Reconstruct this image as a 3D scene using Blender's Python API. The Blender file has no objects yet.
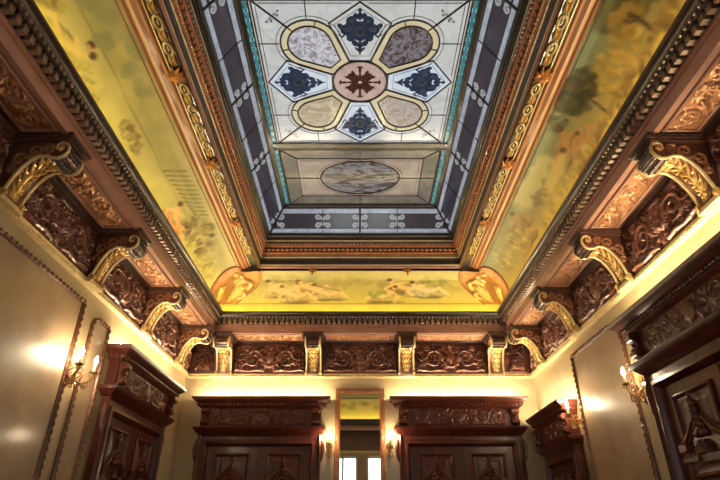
import bpy, math, random
import numpy as np
from mathutils import Matrix, Vector
S = bpy.context.scene
COL = S.collection
PI = math.pi
ZO = 1.6                      # eye height: heights below are given from the floor
XW, YB, YF = 3.0, 9.13, -0.45
random.seed(4)
RNG = np.random.default_rng(7)

# ------------------------------------------------------------------ materials
def newmat(name):
    m = bpy.data.materials.new(name); m.use_nodes = True
    nt = m.node_tree; nt.nodes.clear()
    out = nt.nodes.new('ShaderNodeOutputMaterial')
    return m, nt, out
def N(nt, t, **kw):
    n = nt.nodes.new(t)
    for k, v in kw.items():
        if k in n.inputs: n.inputs[k].default_value = v
        else: setattr(n, k, v)
    return n
def c4(c): return (c[0], c[1], c[2], 1.0)
def ramp(nt, cols, fac):
    r = nt.nodes.new('ShaderNodeValToRGB')
    el = r.color_ramp.elements
    while len(el) < len(cols): el.new(.5)
    for e, (p, c) in zip(el, cols): e.position = p; e.color = c4(c)
    nt.links.new(fac, r.inputs['Fac'])
    return r.outputs['Color']
def mat(name, c1, c2=None, rough=.4, metal=0., coat=0., coat_r=.1, scale=6., stretch=(1, 1, 1), bump=0., bscale=40., spec=.5, detail=4.):
    m, nt, out = newmat(name)
    b = N(nt, 'ShaderNodeBsdfPrincipled', Roughness=rough, Metallic=metal)
    b.inputs['Coat Weight'].default_value = coat
    b.inputs['Coat Roughness'].default_value = coat_r
    b.inputs['Specular IOR Level'].default_value = spec
    tc = N(nt, 'ShaderNodeTexCoord')
    mp = N(nt, 'ShaderNodeMapping'); mp.inputs['Scale'].default_value = stretch
    nt.links.new(tc.outputs['Object'], mp.inputs['Vector'])
    n = N(nt, 'ShaderNodeTexNoise', Scale=scale, Detail=detail)
    nt.links.new(mp.outputs['Vector'], n.inputs['Vector'])
    c2 = c2 or tuple(x * .7 for x in c1)
    nt.links.new(ramp(nt, [(.3, c2), (.7, c1)], n.outputs['Fac']), b.inputs['Base Color'])
    if bump:
        n2 = N(nt, 'ShaderNodeTexNoise', Scale=bscale, Detail=3.)
        nt.links.new(mp.outputs['Vector'], n2.inputs['Vector'])
        bp = N(nt, 'ShaderNodeBump', Strength=bump, Distance=.01)
        nt.links.new(n2.outputs['Fac'], bp.inputs['Height'])
        nt.links.new(bp.outputs['Normal'], b.inputs['Normal'])
    nt.links.new(b.outputs['BSDF'], out.inputs['Surface'])
    return m
def emit(name, col, s):
    m, nt, out = newmat(name)
    e = N(nt, 'ShaderNodeEmission', Strength=s); e.inputs['Color'].default_value = c4(col)
    nt.links.new(e.outputs[0], out.inputs['Surface'])
    return m
GF = .29                      # how much of the sky's light the art glass passes on
def glass(name, cols, scale=5., tl=.8, gloss=.06, distort=.6, stretch=(1, 1, 1), detail=4.):
    """leaded art glass: lets daylight through as a translucent, coloured sheet"""
    m, nt, out = newmat(name)
    tc = N(nt, 'ShaderNodeTexCoord')
    mp = N(nt, 'ShaderNodeMapping'); mp.inputs['Scale'].default_value = stretch
    nt.links.new(tc.outputs['Object'], mp.inputs['Vector'])
    n = N(nt, 'ShaderNodeTexNoise', Scale=scale, Detail=detail, Distortion=distort)
    nt.links.new(mp.outputs['Vector'], n.inputs['Vector'])
    cols = [tuple(x * GF for x in c) for c in cols]; k = len(cols)
    col = ramp(nt, [(.3 + .4 * i / max(1, k - 1), c) for i, c in enumerate(cols)], n.outputs['Fac'])
    t = N(nt, 'ShaderNodeBsdfTranslucent'); d = N(nt, 'ShaderNodeBsdfDiffuse'); g = N(nt, 'ShaderNodeBsdfGlossy', Roughness=.15)
    nt.links.new(col, t.inputs['Color']); nt.links.new(col, d.inputs['Color'])
    m1 = N(nt, 'ShaderNodeMixShader'); m1.inputs[0].default_value = tl
    nt.links.new(d.outputs[0], m1.inputs[1]); nt.links.new(t.outputs[0], m1.inputs[2])
    m2 = N(nt, 'ShaderNodeMixShader'); m2.inputs[0].default_value = gloss
    nt.links.new(m1.outputs[0], m2.inputs[1]); nt.links.new(g.outputs[0], m2.inputs[2])
    nt.links.new(m2.outputs[0], out.inputs['Surface'])
    return m
def painted(name, rough=.55):
    m, nt, out = newmat(name)
    b = N(nt, 'ShaderNodeBsdfPrincipled', Roughness=rough)
    a = N(nt, 'ShaderNodeAttribute'); a.attribute_name = 'Paint'
    nt.links.new(a.outputs['Color'], b.inputs['Base Color'])
    nt.links.new(b.outputs['BSDF'], out.inputs['Surface'])
    return m

M = {}
M['wall'] = mat('cream_stucco', (.43, .325, .185), (.34, .25, .135), rough=.45, coat=.5, coat_r=.16, scale=1.6, bump=.05, bscale=9)
M['panel'] = mat('marbled_stucco', (.39, .265, .16), (.25, .165, .095), rough=.42, coat=.42, coat_r=.15, scale=2.6, bump=.05, bscale=9, detail=7)
M['mahogany'] = mat('mahogany', (.105, .020, .011), (.050, .010, .006), rough=.38, coat=.12, coat_r=.15, spec=.32, scale=5, stretch=(3, 3, .5))
M['mahogany_carved'] = mat('mahogany_carved', (.12, .026, .013), (.06, .014, .008), rough=.36, coat=.12, coat_r=.2, spec=.4, scale=9)
M['frieze'] = mat('bronzed_walnut', (.24, .088, .054), (.12, .044, .028), rough=.30, metal=.35, coat=.5, coat_r=.2, scale=7)
M['soffit'] = mat('copper_gilding', (.55, .26, .12), (.34, .15, .07), rough=.38, metal=.45, scale=9)
M['ground'] = mat('walnut_ground', (.12, .050, .030), (.07, .028, .017), rough=.42, coat=.2, scale=6)
M['rose'] = mat('rosewood_fascia', (.42, .20, .135), (.32, .145, .095), rough=.33, coat=.35, coat_r=.2, scale=5)
M['ebony'] = mat('ebonised_moulding', (.050, .026, .017), (.026, .014, .010), rough=.34, coat=.35, scale=6)
M['bead'] = mat('tarnished_bead', (.40, .25, .16), (.20, .12, .075), rough=.33, metal=.45, scale=14)
M['dentil'] = mat('dark_dentil', (.42, .27, .18), (.20, .12, .08), rough=.35, metal=.35, scale=14)
M['gold'] = mat('gold_leaf', (.86, .58, .22), (.62, .37, .12), rough=.34, metal=.6, scale=12)
M['pale_gold'] = mat('pale_gold', (.86, .68, .36), (.66, .47, .22), rough=.40, metal=.35, scale=12)
M['copper'] = mat('copper_leaf', (.66, .30, .11), (.46, .19, .07), rough=.36, metal=.45, scale=10)
M['orange_wood'] = mat('honey_wood', (.47, .185, .08), (.36, .13, .05), rough=.40, coat=.3, scale=5, stretch=(1, .3, 1))
M['red_bead'] = mat('red_bronze', (.60, .24, .11), (.40, .15, .065), rough=.36, metal=.45, scale=12)
M['black_frame'] = mat('black_iron', (.028, .022, .022), (.018, .015, .016), rough=.4, coat=.2)
M['lead'] = mat('lead_came', (.035, .028, .028), (.02, .017, .018), rough=.45, metal=.3)
M['pewter'] = mat('pewter_bar', (.15, .155, .155), (.10, .10, .10), rough=.35, metal=.4, scale=8)
M['cart_gold'] = mat('bright_gilding', (.88, .60, .26), (.66, .38, .12), rough=.36, metal=.4, scale=12)
M['gilt_plaster'] = mat('gilt_plaster', (.50, .23, .06), (.36, .15, .035), rough=.42, metal=.25, scale=7)
M['frame_wood'] = mat('carved_frame_wood', (.17, .070, .034), (.09, .036, .018), rough=.38, metal=.35, scale=16)
M['mirror_frame'] = mat('copper_frame', (.46, .19, .085), (.30, .11, .05), rough=.3, metal=.45, scale=9)
M['mirror'] = mat('mirror_glass', (.78, .78, .76), (.76, .76, .74), rough=.015, metal=1.)
M['bronze'] = mat('gilt_bronze', (.55, .34, .14), (.36, .21, .08), rough=.3, metal=.8, scale=15)
M['candle'] = mat('ivory_candle', (.85, .78, .62), (.8, .72, .55), rough=.5)
M['bulb'] = emit('lit_bulb', (1., .80, .52), 420.)
M['floor'] = mat('parquet', (.22, .11, .05), (.14, .065, .03), rough=.3, coat=.3, scale=4, stretch=(6, .6, 1))
M['led'] = emit('cove_light', (1., .78, .24), 23.)
M['led_white'] = emit('overdoor_light', (1., .87, .56), 125.)
M['white_paint'] = mat('white_paint', (.78, .77, .74), (.72, .71, .68), rough=.4)
def clear_pane(name):
    m, nt, out = newmat(name)
    t = N(nt, 'ShaderNodeBsdfTransparent'); g = N(nt, 'ShaderNodeBsdfGlossy', Roughness=.03)
    t.inputs['Color'].default_value = (.93, .94, .92, 1)
    x = N(nt, 'ShaderNodeMixShader'); x.inputs[0].default_value = .05
    nt.links.new(t.outputs[0], x.inputs[1]); nt.links.new(g.outputs[0], x.inputs[2]); nt.links.new(x.outputs[0], out.inputs['Surface'])
    return m
M['window_glass'] = clear_pane('window_glass')
# glass
M['g_clear'] = glass('clear_textured_glass', [(.62, .60, .57), (.70, .69, .66), (.78, .77, .74)], scale=4.5, distort=1.5)
M['g_pink'] = glass('blush_glass', [(.66, .52, .46), (.80, .68, .60)], scale=6)
M['g_cream'] = glass('cream_glass', [(.74, .60, .36), (.85, .73, .48)], scale=5)
M['g_ice'] = glass('ice_blue_glass', [(.66, .74, .86), (.90, .94, .98)], scale=5)
M['g_navy'] = glass('navy_glass_paint', [(.10, .15, .30), (.20, .28, .48)], scale=14, tl=.75)
M['g_navy_lt'] = glass('slate_blue_glass_paint', [(.9, 1.2, 1.9), (1.4, 1.8, 2.6)], scale=14, tl=.85)
M['g_rose'] = glass('rose_glass', [(.56, .36, .30), (.74, .54, .47)], scale=6)
M['g_brown'] = glass('brown_glass_paint', [(.26, .12, .09), (.46, .24, .19)], scale=14, tl=.75)
M['g_lilac'] = glass('lilac_marbled_glass', [(.24, .18, .20), (.42, .38, .42), (.84, .82, .84), (.30, .24, .28)], scale=9, distort=2.5)
M['g_umber'] = glass('umber_marbled_glass', [(.05, .035, .035), (.12, .09, .085), (.30, .26, .28), (.08, .055, .05)], scale=7, distort=2.5)
M['g_tan'] = glass('tan_marbled_glass', [(.46, .34, .20), (.58, .46, .30), (.74, .64, .48)], scale=5, distort=2.5)
M['g_grey'] = glass('grey_marbled_glass', [(.40, .35, .33), (.60, .55, .50), (.46, .30, .20), (.66, .62, .60)], scale=7, distort=2.5)
M['g_teal'] = glass('teal_glass', [(.12, .62, .70), (.34, .90, .98)], scale=18)
M['g_aqua'] = glass('aqua_glass', [(1.2, 1.6, 1.6), (1.5, 1.7, 1.7)], scale=18)
M['g_dim'] = glass('greyed_border_glass', [(.17, .14, .10), (.27, .23, .175)], scale=6)
M['g_beige'] = glass('beige_glass', [(.40, .29, .21), (.56, .43, .33)], scale=4)
M['g_oval'] = glass('plum_marbled_glass', [(.05, .036, .046), (.10, .08, .095), (.34, .31, .28), (.065, .05, .06)], scale=3, distort=1.2, stretch=(1, 3, 1))
M['g_dark'] = glass('dark_violet_glass', [(.042, .034, .044), (.085, .072, .092)], scale=60, tl=.75, gloss=.10)
M['g_frost'] = glass('frosted_grey_blue_glass', [(.36, .37, .43), (.58, .60, .68)], scale=9, tl=.9, gloss=.08)
M['g_white'] = glass('white_glass_paint', [(.44, .44, .46), (.60, .60, .62)], scale=20, tl=.8, gloss=.05)
M['mural'] = painted('mural_paint')

# ------------------------------------------------------------------ mesh builder
class MB:
    def __init__(s): s.v = []; s.f = []; s.mi = []
    def add(s, vs, fs, mi=0):
        o = len(s.v); s.v += [tuple(p) for p in vs]
        s.f += [tuple(i + o for i in f) for f in fs]; s.mi += [mi] * len(fs)
        return s
    def box(s, a, b, mi=0):
        (x0, y0, z0), (x1, y1, z1) = a, b
        return s.add([(x0, y0, z0), (x1, y0, z0), (x1, y1, z0), (x0, y1, z0), (x0, y0, z1), (x1, y0, z1), (x1, y1, z1), (x0, y1, z1)],
                     [(0, 3, 2, 1), (4, 5, 6, 7), (0, 1, 5, 4), (1, 2, 6, 5), (2, 3, 7, 6), (3, 0, 4, 7)], mi)
    def tube(s, pts, r, n=7, mi=0, flat=1., up=None):
        pts = [Vector(p) for p in pts]; k = len(pts)
        rs = r if isinstance(r, (list, tuple)) else [r] * k
        vs = []; prev = None
        for i in range(k):
            t = (pts[min(i + 1, k - 1)] - pts[max(i - 1, 0)])
            if t.length < 1e-9: t = Vector((0, 0, 1))
            t.normalize()
            if up is not None: ref = Vector(up)
            else: ref = prev if prev is not None else (Vector((0, 0, 1)) if abs(t.z) < .9 else Vector((1, 0, 0)))
            a = ref - t * ref.dot(t)
            if a.length < 1e-6: a = t.orthogonal()
            a.normalize(); b = t.cross(a); prev = a
            for j in range(n):
                w = 2 * PI * j / n
                vs.append(pts[i] + a * (math.cos(w) * rs[i] * flat) + b * (math.sin(w) * rs[i]))
        fs = [(i * n + j, i * n + (j + 1) % n, (i + 1) * n + (j + 1) % n, (i + 1) * n + j) for i in range(k - 1) for j in range(n)]
        fs += [tuple(range(n))[::-1], tuple(range((k - 1) * n, k * n))]
        return s.add(vs, fs, mi)
    def ball(s, c, r, nu=8, nv=5, mi=0):
        rx, ry, rz = (r, r, r) if not isinstance(r, (tuple, list)) else r
        vs = [(c[0], c[1], c[2] - rz)]
        for i in range(1, nv):
            a = -PI / 2 + PI * i / nv
            for j in range(nu):
                w = 2 * PI * j / nu
                vs.append((c[0] + rx * math.cos(a) * math.cos(w), c[1] + ry * math.cos(a) * math.sin(w), c[2] + rz * math.sin(a)))
        vs.append((c[0], c[1], c[2] + rz)); L = len(vs) - 1
        fs = [(0, 1 + (j + 1) % nu, 1 + j) for j in range(nu)]
        for i in range(nv - 2):
            for j in range(nu):
                a = 1 + i * nu + j; b = 1 + i * nu + (j + 1) % nu
                fs.append((a, b, b + nu, a + nu))
        o = 1 + (nv - 2) * nu
        fs += [(o + j, o + (j + 1) % nu, L) for j in range(nu)]
        return s.add(vs, fs, mi)
    def lathe(s, prof, c=(0, 0, 0), axis='z', n=14, mi=0):
        vs = []
        for r, h in prof:
            for j in range(n):
                w = 2 * PI * j / n; a, b = r * math.cos(w), r * math.sin(w)
                p = (a, b, h) if axis == 'z' else (a, h, b) if axis == 'y' else (h, a, b)
                vs.append((c[0] + p[0], c[1] + p[1], c[2] + p[2]))
        k = len(prof)
        fs = [(i * n + j, i * n + (j + 1) % n, (i + 1) * n + (j + 1) % n, (i + 1) * n + j) for i in range(k - 1) for j in range(n)]
        fs += [tuple(range(n))[::-1], tuple(range((k - 1) * n, k * n))]
        return s.add(vs, fs, mi)
    def prism(s, poly, fn, d0, d1, mi=0):
        """poly of 2-D points, fn(a, b, d) -> 3-D point"""
        k = len(poly)
        vs = [fn(a, b, d0) for a, b in poly] + [fn(a, b, d1) for a, b in poly]
        fs = [tuple(range(k))[::-1], tuple(range(k, 2 * k))] + [(i, (i + 1) % k, k + (i + 1) % k, k + i) for i in range(k)]
        return s.add(vs, fs, mi)
    def rings(s, rects, sides='LRBF', mi=0):
        """rects: list of (x0,x1,y0,y1,z); a moulding swept round a rectangle with mitred corners"""
        for side in sides:
            def ends(r):
                x0, x1, y0, y1, z = r
                return {'L': ((x0, y0, z), (x0, y1, z)), 'R': ((x1, y1, z), (x1, y0, z)), 'B': ((x0, y1, z), (x1, y1, z)), 'F': ((x1, y0, z), (x0, y0, z))}[side]
            vs = []
            for r in rects: vs += list(ends(r))
            s.add(vs, [(2 * i, 2 * i + 1, 2 * i + 3, 2 * i + 2) for i in range(len(rects) - 1)], mi)
        return s
    def loft(s, rows, mi=0, close=False):
        k = len(rows[0]); vs = [p for r in rows for p in r]
        fs = [(i * k + j, i * k + j + 1, (i + 1) * k + j + 1, (i + 1) * k + j) for i in range(len(rows) - 1) for j in range(k - 1)]
        return s.add(vs, fs, mi)
    def build(s, name, mats, parent=None, smooth=38):
        me = bpy.data.meshes.new(name)
        me.from_pydata(s.v, [], s.f); me.validate()
        mats = mats if isinstance(mats, (list, tuple)) else [mats]
        for m in mats: me.materials.append(m)
        if len(mats) > 1 and len(me.polygons) == len(s.mi): me.polygons.foreach_set('material_index', s.mi)
        if smooth:
            me.polygons.foreach_set('use_smooth', [True] * len(me.polygons))
            me.set_sharp_from_angle(angle=math.radians(smooth))
        me.update()
        return link(name, me, parent)
def link(name, me, parent=None):
    o = bpy.data.objects.new(name, me); COL.objects.link(o)
    if parent is not None: o.parent = parent
    return o
def tag(o, label=None, cat=None, group=None, kind=None):
    if label: o['label'] = label
    if cat: o['category'] = cat
    if group: o['group'] = group
    if kind: o['kind'] = kind
    return o
def thing(name, label, cat, group=None, kind=None):
    o = bpy.data.objects.new(name, None); COL.objects.link(o); o.empty_display_size = .1
    return tag(o, label, cat, group, kind)
def place(o, origin, X=(1, 0, 0), Y=(0, 1, 0)):
    X = Vector(X); Y = Vector(Y); Z = X.cross(Y)
    m = Matrix.Identity(4)
    for i in range(3): m[i][0] = X[i]; m[i][1] = Y[i]; m[i][2] = Z[i]; m[i][3] = origin[i]
    o.matrix_world = m
    return o
def dup(root, label, group=None):
    r = root.copy(); COL.objects.link(r); r['label'] = label
    if group: r['group'] = group
    for ch in root.children:
        c = ch.copy(); COL.objects.link(c); c.parent = r
        for g in ch.children:
            d = g.copy(); COL.objects.link(d); d.parent = c
    return r
def wf(side, s, p=0., z=0.):
    """frame on a wall: local X along the wall, local Y out into the room"""
    return {'L': ((-XW + p, s, z), (0, -1, 0), (1, 0, 0)), 'R': ((XW - p, s, z), (0, 1, 0), (-1, 0, 0)),
            'B': ((s, YB - p, z), (-1, 0, 0), (0, -1, 0)), 'F': ((s, YF + p, z), (1, 0, 0), (0, 1, 0))}[side]
def rect(p, z): return (-XW + p, XW - p, YF + p, YB - p, z + ZO)

# ------------------------------------------------------------------ carved relief as a fine height field
class HF:
    def __init__(s, w, h, d=.01):
        s.w, s.h = w, h; s.nx = max(8, int(w / d)); s.ny = max(8, int(h / d))
        s.xs = np.linspace(-w / 2, w / 2, s.nx); s.ys = np.linspace(-h / 2, h / 2, s.ny)
        s.H = np.zeros((s.ny, s.nx))
    def dab(s, x, y, r, a):
        i0, i1 = np.searchsorted(s.xs, (x - r, x + r)); j0, j1 = np.searchsorted(s.ys, (y - r, y + r))
        if i1 <= i0 or j1 <= j0: return
        d2 = ((s.xs[None, i0:i1] - x) ** 2 + (s.ys[j0:j1, None] - y) ** 2) / (r * r)
        np.maximum(s.H[j0:j1, i0:i1], a * np.sqrt(np.clip(1 - d2, 0, 1)), out=s.H[j0:j1, i0:i1])
    def ell(s, x, y, rx, ry, ang, a, base=0.):
        r = max(rx, ry); i0, i1 = np.searchsorted(s.xs, (x - r, x + r)); j0, j1 = np.searchsorted(s.ys, (y - r, y + r))
        if i1 <= i0 or j1 <= j0: return
        X = s.xs[None, i0:i1] - x; Y = s.ys[j0:j1, None] - y; c, n = math.cos(ang), math.sin(ang)
        d2 = ((X * c + Y * n) / rx) ** 2 + ((-X * n + Y * c) / ry) ** 2
        h = np.where(d2 < 1, base + a * np.sqrt(np.clip(1 - d2, 0, 1)), 0)
        np.maximum(s.H[j0:j1, i0:i1], h, out=s.H[j0:j1, i0:i1])
    def stroke(s, pts, r0, r1, a0, a1=None):
        a1 = a0 if a1 is None else a1
        P = [pts[0]]
        for p, q in zip(pts, pts[1:]):
            k = max(1, int(math.dist(p, q) / (min(r0, r1) * .6 + .002)))
            P += [(p[0] + (q[0] - p[0]) * i / k, p[1] + (q[1] - p[1]) * i / k) for i in range(1, k + 1)]
        for i, p in enumerate(P):
            f = i / max(1, len(P) - 1); s.dab(p[0], p[1], r0 + (r1 - r0) * f, a0 + (a1 - a0) * f)
    def spiral(s, cx, cy, R, turns, ph, sg, w0, w1, a, leaves=True):
        k = 40; P = []
        for i in range(k + 1):
            f = i / k; r = R * (1 - .86 * f); w = ph + sg * 2 * PI * turns * f
            P.append((cx + r * math.cos(w), cy + r * math.sin(w)))
        s.stroke(P, w0, w1, a, a * .8)
        s.dab(P[-1][0], P[-1][1], w1 * 2.2, a * 1.25)
        if leaves:
            for f in (.06, .18, .30, .42, .54):
                i = int(f * k); p = P[i]; w = ph + sg * 2 * PI * turns * f
                s.leaf(p[0], p[1], w + sg * 1.0, R * .52, R * .17, a * .9, 3)
                if f < .4: s.leaf(p[0], p[1], w + PI + sg * -.8, R * .30, R * .11, a * .75, 2)
    def leaf(s, x, y, ang, L, W, a, n=4):
        c, q = math.cos(ang), math.sin(ang)
        pt = lambda u, v: (x + u * c - v * q, y + u * q + v * c)
        s.stroke([pt(0, 0), pt(L * .5, W * .12), pt(L, W * .35)], W * .22, W * .1, a, a * .8)
        for i in range(n):
            t = (i + .6) / (n + .6)
            ln = W * (1.15 - .5 * t)
            for sg in (-1, 1):
                s.stroke([pt(L * t, 0), pt(L * t + ln * .6, sg * ln * .55), pt(L * t + ln * .75, sg * ln * .95)], W * .24, W * .13, a * .95, a * .55)
    def head(s, x, y, r, a):
        s.ell(x, y, r * .78, r, 0, a); s.ell(x, y - r * .12, r * .13, r * .28, 0, a * .35, a)
        for sg in (-1, 1):
            s.ell(x + sg * r * .38, y - r * .45, r * .28, r * .24, 0, a * .2, a * .85)
            s.ell(x + sg * r * .34, y + r * .30, r * .26, r * .10, 0, a * .2, a * .95)
            for k in range(4): s.dab(x + sg * r * (.45 + .18 * k), y + r * (.85 - .30 * k), r * .34, a * .8)
        s.dab(x, y + r * .95, r * .36, a * .85); s.ell(x, y - r * .55, r * .25, r * .09, 0, a * .15, a * .8)
    def mirror(s): s.H = np.maximum(s.H, s.H[:, ::-1])
    def build(s, name, m, parent=None, base=.0, mesh_only=False):
        H = s.H + base; nx, ny = s.nx, s.ny
        XX, YY = np.meshgrid(s.xs, s.ys)
        V = np.stack([XX, H, YY], -1).reshape(-1, 3)
        i = np.arange(nx - 1)[None, :] + np.arange(ny - 1)[:, None] * nx
        F = np.stack([i, i + nx, i + nx + 1, i + 1], -1).reshape(-1, 4)
        ring = list(range(nx)) + [nx * k + nx - 1 for k in range(1, ny)] + [nx * (ny - 1) + k for k in range(nx - 2, -1, -1)] + [nx * k for k in range(ny - 2, 0, -1)]
        b = MB(); vl = [tuple(p) for p in V.tolist()]; o = len(vl)
        vl += [(vl[k][0], -.012, vl[k][2]) for k in ring]
        R = len(ring)
        fl = [tuple(f) for f in F.tolist()] + [(ring[k], ring[(k + 1) % R], o + (k + 1) % R, o + k) for k in range(R)]
        b.add(vl, fl)
        return b.build(name, m, parent, smooth=70)

def carve_frieze(w, h, kind, seed):
    R = random.Random(seed); f = HF(w, h, .0085)
    a = .062
    f.stroke([(-w / 2 + .02, -h / 2 + .03), (w / 2 - .02, -h / 2 + .03)], .016, .016, .02)
    f.stroke([(-w / 2 + .02, h / 2 - .03), (w / 2 - .02, h / 2 - .03)], .014, .014, .016)
    if w > .9:
        u = w / 1.3
        for sg in (1,):
            f.spiral(.30 * u, -.02, .165, 1.9, PI * .95, -1, .024, .011, a)
            f.spiral(.53 * u, .055, .105, 1.6, PI * 1.1, 1, .018, .009, a)
            f.spiral(.50 * u, -.150, .075, 1.5, PI * .6, -1, .014, .008, a * .9)
            f.spiral(.17 * u, .165, .065, 1.5, -PI * .3, 1, .014, .008, a * .9)
            f.spiral(.13 * u, -.185, .055, 1.4, PI * .4, -1, .013, .008, a * .9)
            f.head(.42 * u, .165, .060, .062)
            f.leaf(.06, -.10, .7, .20, .07, a); f.leaf(.05, .10, .35, .17, .05, a * .8)
            f.leaf(.40 * u, -.09, -.25, .17, .055, a); f.leaf(.60 * u, -.06, -1.3, .13, .05, a)
            f.stroke([(.10, -.225), (.22 * u, -.205), (.38 * u, -.23), (.56 * u, -.20), (.62 * u, -.215)], .022, .016, a * .9)
            f.leaf(.58 * u, .17, .9, .10, .04, a)
        f.mirror()
        if kind == 0:
            f.head(0, -.03, .085, .07); f.ell(0, -.17, .05, .08, 0, .04); f.ell(0, .15, .045, .05, 0, .045)
            for k in range(5): f.leaf(0, .02, PI / 2 + (k - 2) * .42, .18, .05, a * .8)
            f.head(0, -.03, .085, .075)
        elif kind == 1:
            f.ell(0, .0, .09, .13, 0, .05, .01); f.ell(0, .0, .05, .08, 0, .03, .05); f.head(0, .175, .052, .06)
            for sg in (-1, 1): f.leaf(0, -.16, PI / 2 + sg * 1.1, .17, .06, a)
        else:
            for k in range(7): f.leaf(0, -.20, PI / 2 + (k - 3) * .40, .30 - .03 * abs(k - 3), .07, a * 1.1)
            f.dab(0, -.20, .05, .06); f.dab(0, .17, .045, .05)
        for k in range(95):
            x, y = R.uniform(.05, w / 2 - .04), R.uniform(-h / 2 + .06, h / 2 - .06)
            an = R.uniform(0, 2 * PI)
            for sg in (-1, 1):
                f.leaf(sg * x, y, an if sg > 0 else PI - an, R.uniform(.05, .10), .027, a * R.uniform(.5, .85), 3)
    else:
        f.spiral(-.02, -.05, min(.16, w * .34), 1.9, PI * .5, 1, .022, .010, a)
        f.spiral(w * .24, .13, .075, 1.5, PI, -1, .015, .009, a); f.spiral(-w * .26, .16, .065, 1.5, 0, 1, .014, .009, a)
        f.head(-.02, .165, .050, .058); f.leaf(-w * .3, -.18, .4, .18, .06, a); f.leaf(w * .3, -.2, 2.2, .18, .06, a)
        for k in range(30):
            f.leaf(R.uniform(-w / 2 + .04, w / 2 - .04), R.uniform(-h / 2 + .05, h / 2 - .05), R.uniform(0, 6.28), R.uniform(.05, .09), .027, a * .6, 3)
    return f
def carve_soffit(w, h, seed):
    R = random.Random(seed); f = HF(w, h, .009); a = .026
    n = max(1, int(w / .26)); st = w / n
    for i in range(n):
        x = -w / 2 + st * (i + .5); sg = 1 if i % 2 else -1
        f.spiral(x, sg * .015, min(h * .40, st * .46), 1.7, PI / 2 * sg, sg, .017, .008, a)
        f.leaf(x + st * .3, -sg * h * .12, sg * .8, .12, .04, a); f.leaf(x - st * .35, -sg * h * .25, -sg * .6, .10, .035, a)
    for k in range(int(w * 52)):
        f.leaf(R.uniform(-w / 2 + .02, w / 2 - .02), R.uniform(-h / 2 + .02, h / 2 - .02), R.uniform(0, 6.28), R.uniform(.04, .07), .022, a * .7, 3)
    return f

# ------------------------------------------------------------------ room shell
def struct(o, label, cat): return tag(o, label, cat, kind='structure')
ZW = 6.1
struct(MB().add([(-XW - .6, YF - .6, 0), (XW + .6, YF - .6, 0), (XW + .6, YB + .6, 0), (-XW - .6, YB + .6, 0)], [(0, 1, 2, 3)]).build('floor', M['floor']), 'polished parquet floor of the room', 'floor')
for side, nm, lab in (('L', 'wall_left', 'glossy cream stucco wall on the left'), ('R', 'wall_right', 'glossy cream stucco wall on the right'), ('B', 'wall_back', 'cream stucco wall at the back behind the two doors and mirror')):
    b = MB()
    if side == 'L': b.box((-XW - .15, YF - .15, 0), (-XW, YB + .15, ZW))
    elif side == 'R': b.box((XW, YF - .15, 0), (XW + .15, YB + .15, ZW))
    else: b.box((-XW, YB, 0), (XW, YB + .15, ZW))
    struct(b.build(nm, M['wall']), lab, 'wall')
# front wall with two tall glazed openings that the mirror shows
b = MB(); HO = 2.28 + ZO
b.box((-XW, YF - .15, HO), (XW, YF, ZW))
for x0, x1 in ((-XW, -1.05), (-.08, .22), (1.2, XW)): b.box((x0, YF - .15, 0), (x1, YF, HO))
struct(b.build('wall_front', M['wall']), 'cream wall with two tall windows, seen only in the mirror', 'wall')
for k, (x0, x1) in enumerate(((-1.05, -.08), (.22, 1.2))):
    w = struct(thing('window_%d' % (k + 1), '', ''), ('tall bright window at the left in the mirror', 'tall bright window at the right in the mirror', 'wide tall window behind the camera toward the left wall', 'wide tall window behind the camera toward the right wall')[k], 'window')
    f = MB()
    for a in (x0, (x0 + x1) / 2 - .03, x1 - .06): f.box((a, YF - .12, 0), (a + .06, YF - .05, HO))
    for z in (0, .75, 1.9, HO - .07): f.box((x0, YF - .12, z), (x1, YF - .05, z + .07))
    f.build('window_frame', M['white_paint'], w)
    MB().box((x0 + .01, YF - .10, .02), (x1 - .01, YF - .09, HO - .02)).build('pane', M['window_glass'], w)
b = MB()
for side in 'LR':
    x = -XW if side == 'L' else XW; d = .04 if side == 'L' else -.04
for nm, a, c in (('baseboard_left', (-XW, YF, 0), (-XW + .03, YB, .22)), ('baseboard_right', (XW - .03, YF, 0), (XW, YB, .22)), ('baseboard_back', (-XW + .03, YB - .03, 0), (XW - .03, YB, .22))):
    struct(MB().box(a, c).build(nm, M['mahogany']), 'dark wooden ' + nm.replace('_', ' on the ') + ' wall', 'baseboard')

# --- cornice: bottom bead, frieze ground, soffit, fascia, dentils, cyma and lip
b = MB()
b.rings([rect(p, z) for p, z in ((0, 2.365), (.055, 2.37), (.06, 2.395), (.045, 2.41), (.05, 2.43), (.02, 2.44))])
for side in 'LRB':
    L = (YF + .1, YB - .06) if side != 'B' else (-XW + .06, XW - .06)
    s = L[0]
    while s < L[1]:
        o, X, Y = wf(side, s, .058, 2.383 + ZO); b.ball(o, .013, 6, 4); s += .045
struct(b.build('trim_1', M['pale_gold']), 'thin beaded pale gilt moulding under the carved frieze', 'moulding')
b = MB().rings([rect(p, z) for p, z in ((.018, 2.42), (.018, 2.965), (.05, 2.985), (.06, 3.02), (.50, 3.02))])
struct(b.build('trim_2', M['ground']), 'dark walnut cornice ground behind the carved frieze and soffit panels', 'cornice')
b = MB().rings([rect(p, z) for p, z in ((.44, 3.021), (.44, 3.008), (.495, 3.005), (.50, 3.02), (.50, 3.115), (.515, 3.12), (.515, 3.145), (.53, 3.15))])
struct(b.build('trim_3', M['rose']), 'plain rosewood coloured fascia under the dentil row', 'cornice fascia')
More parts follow.
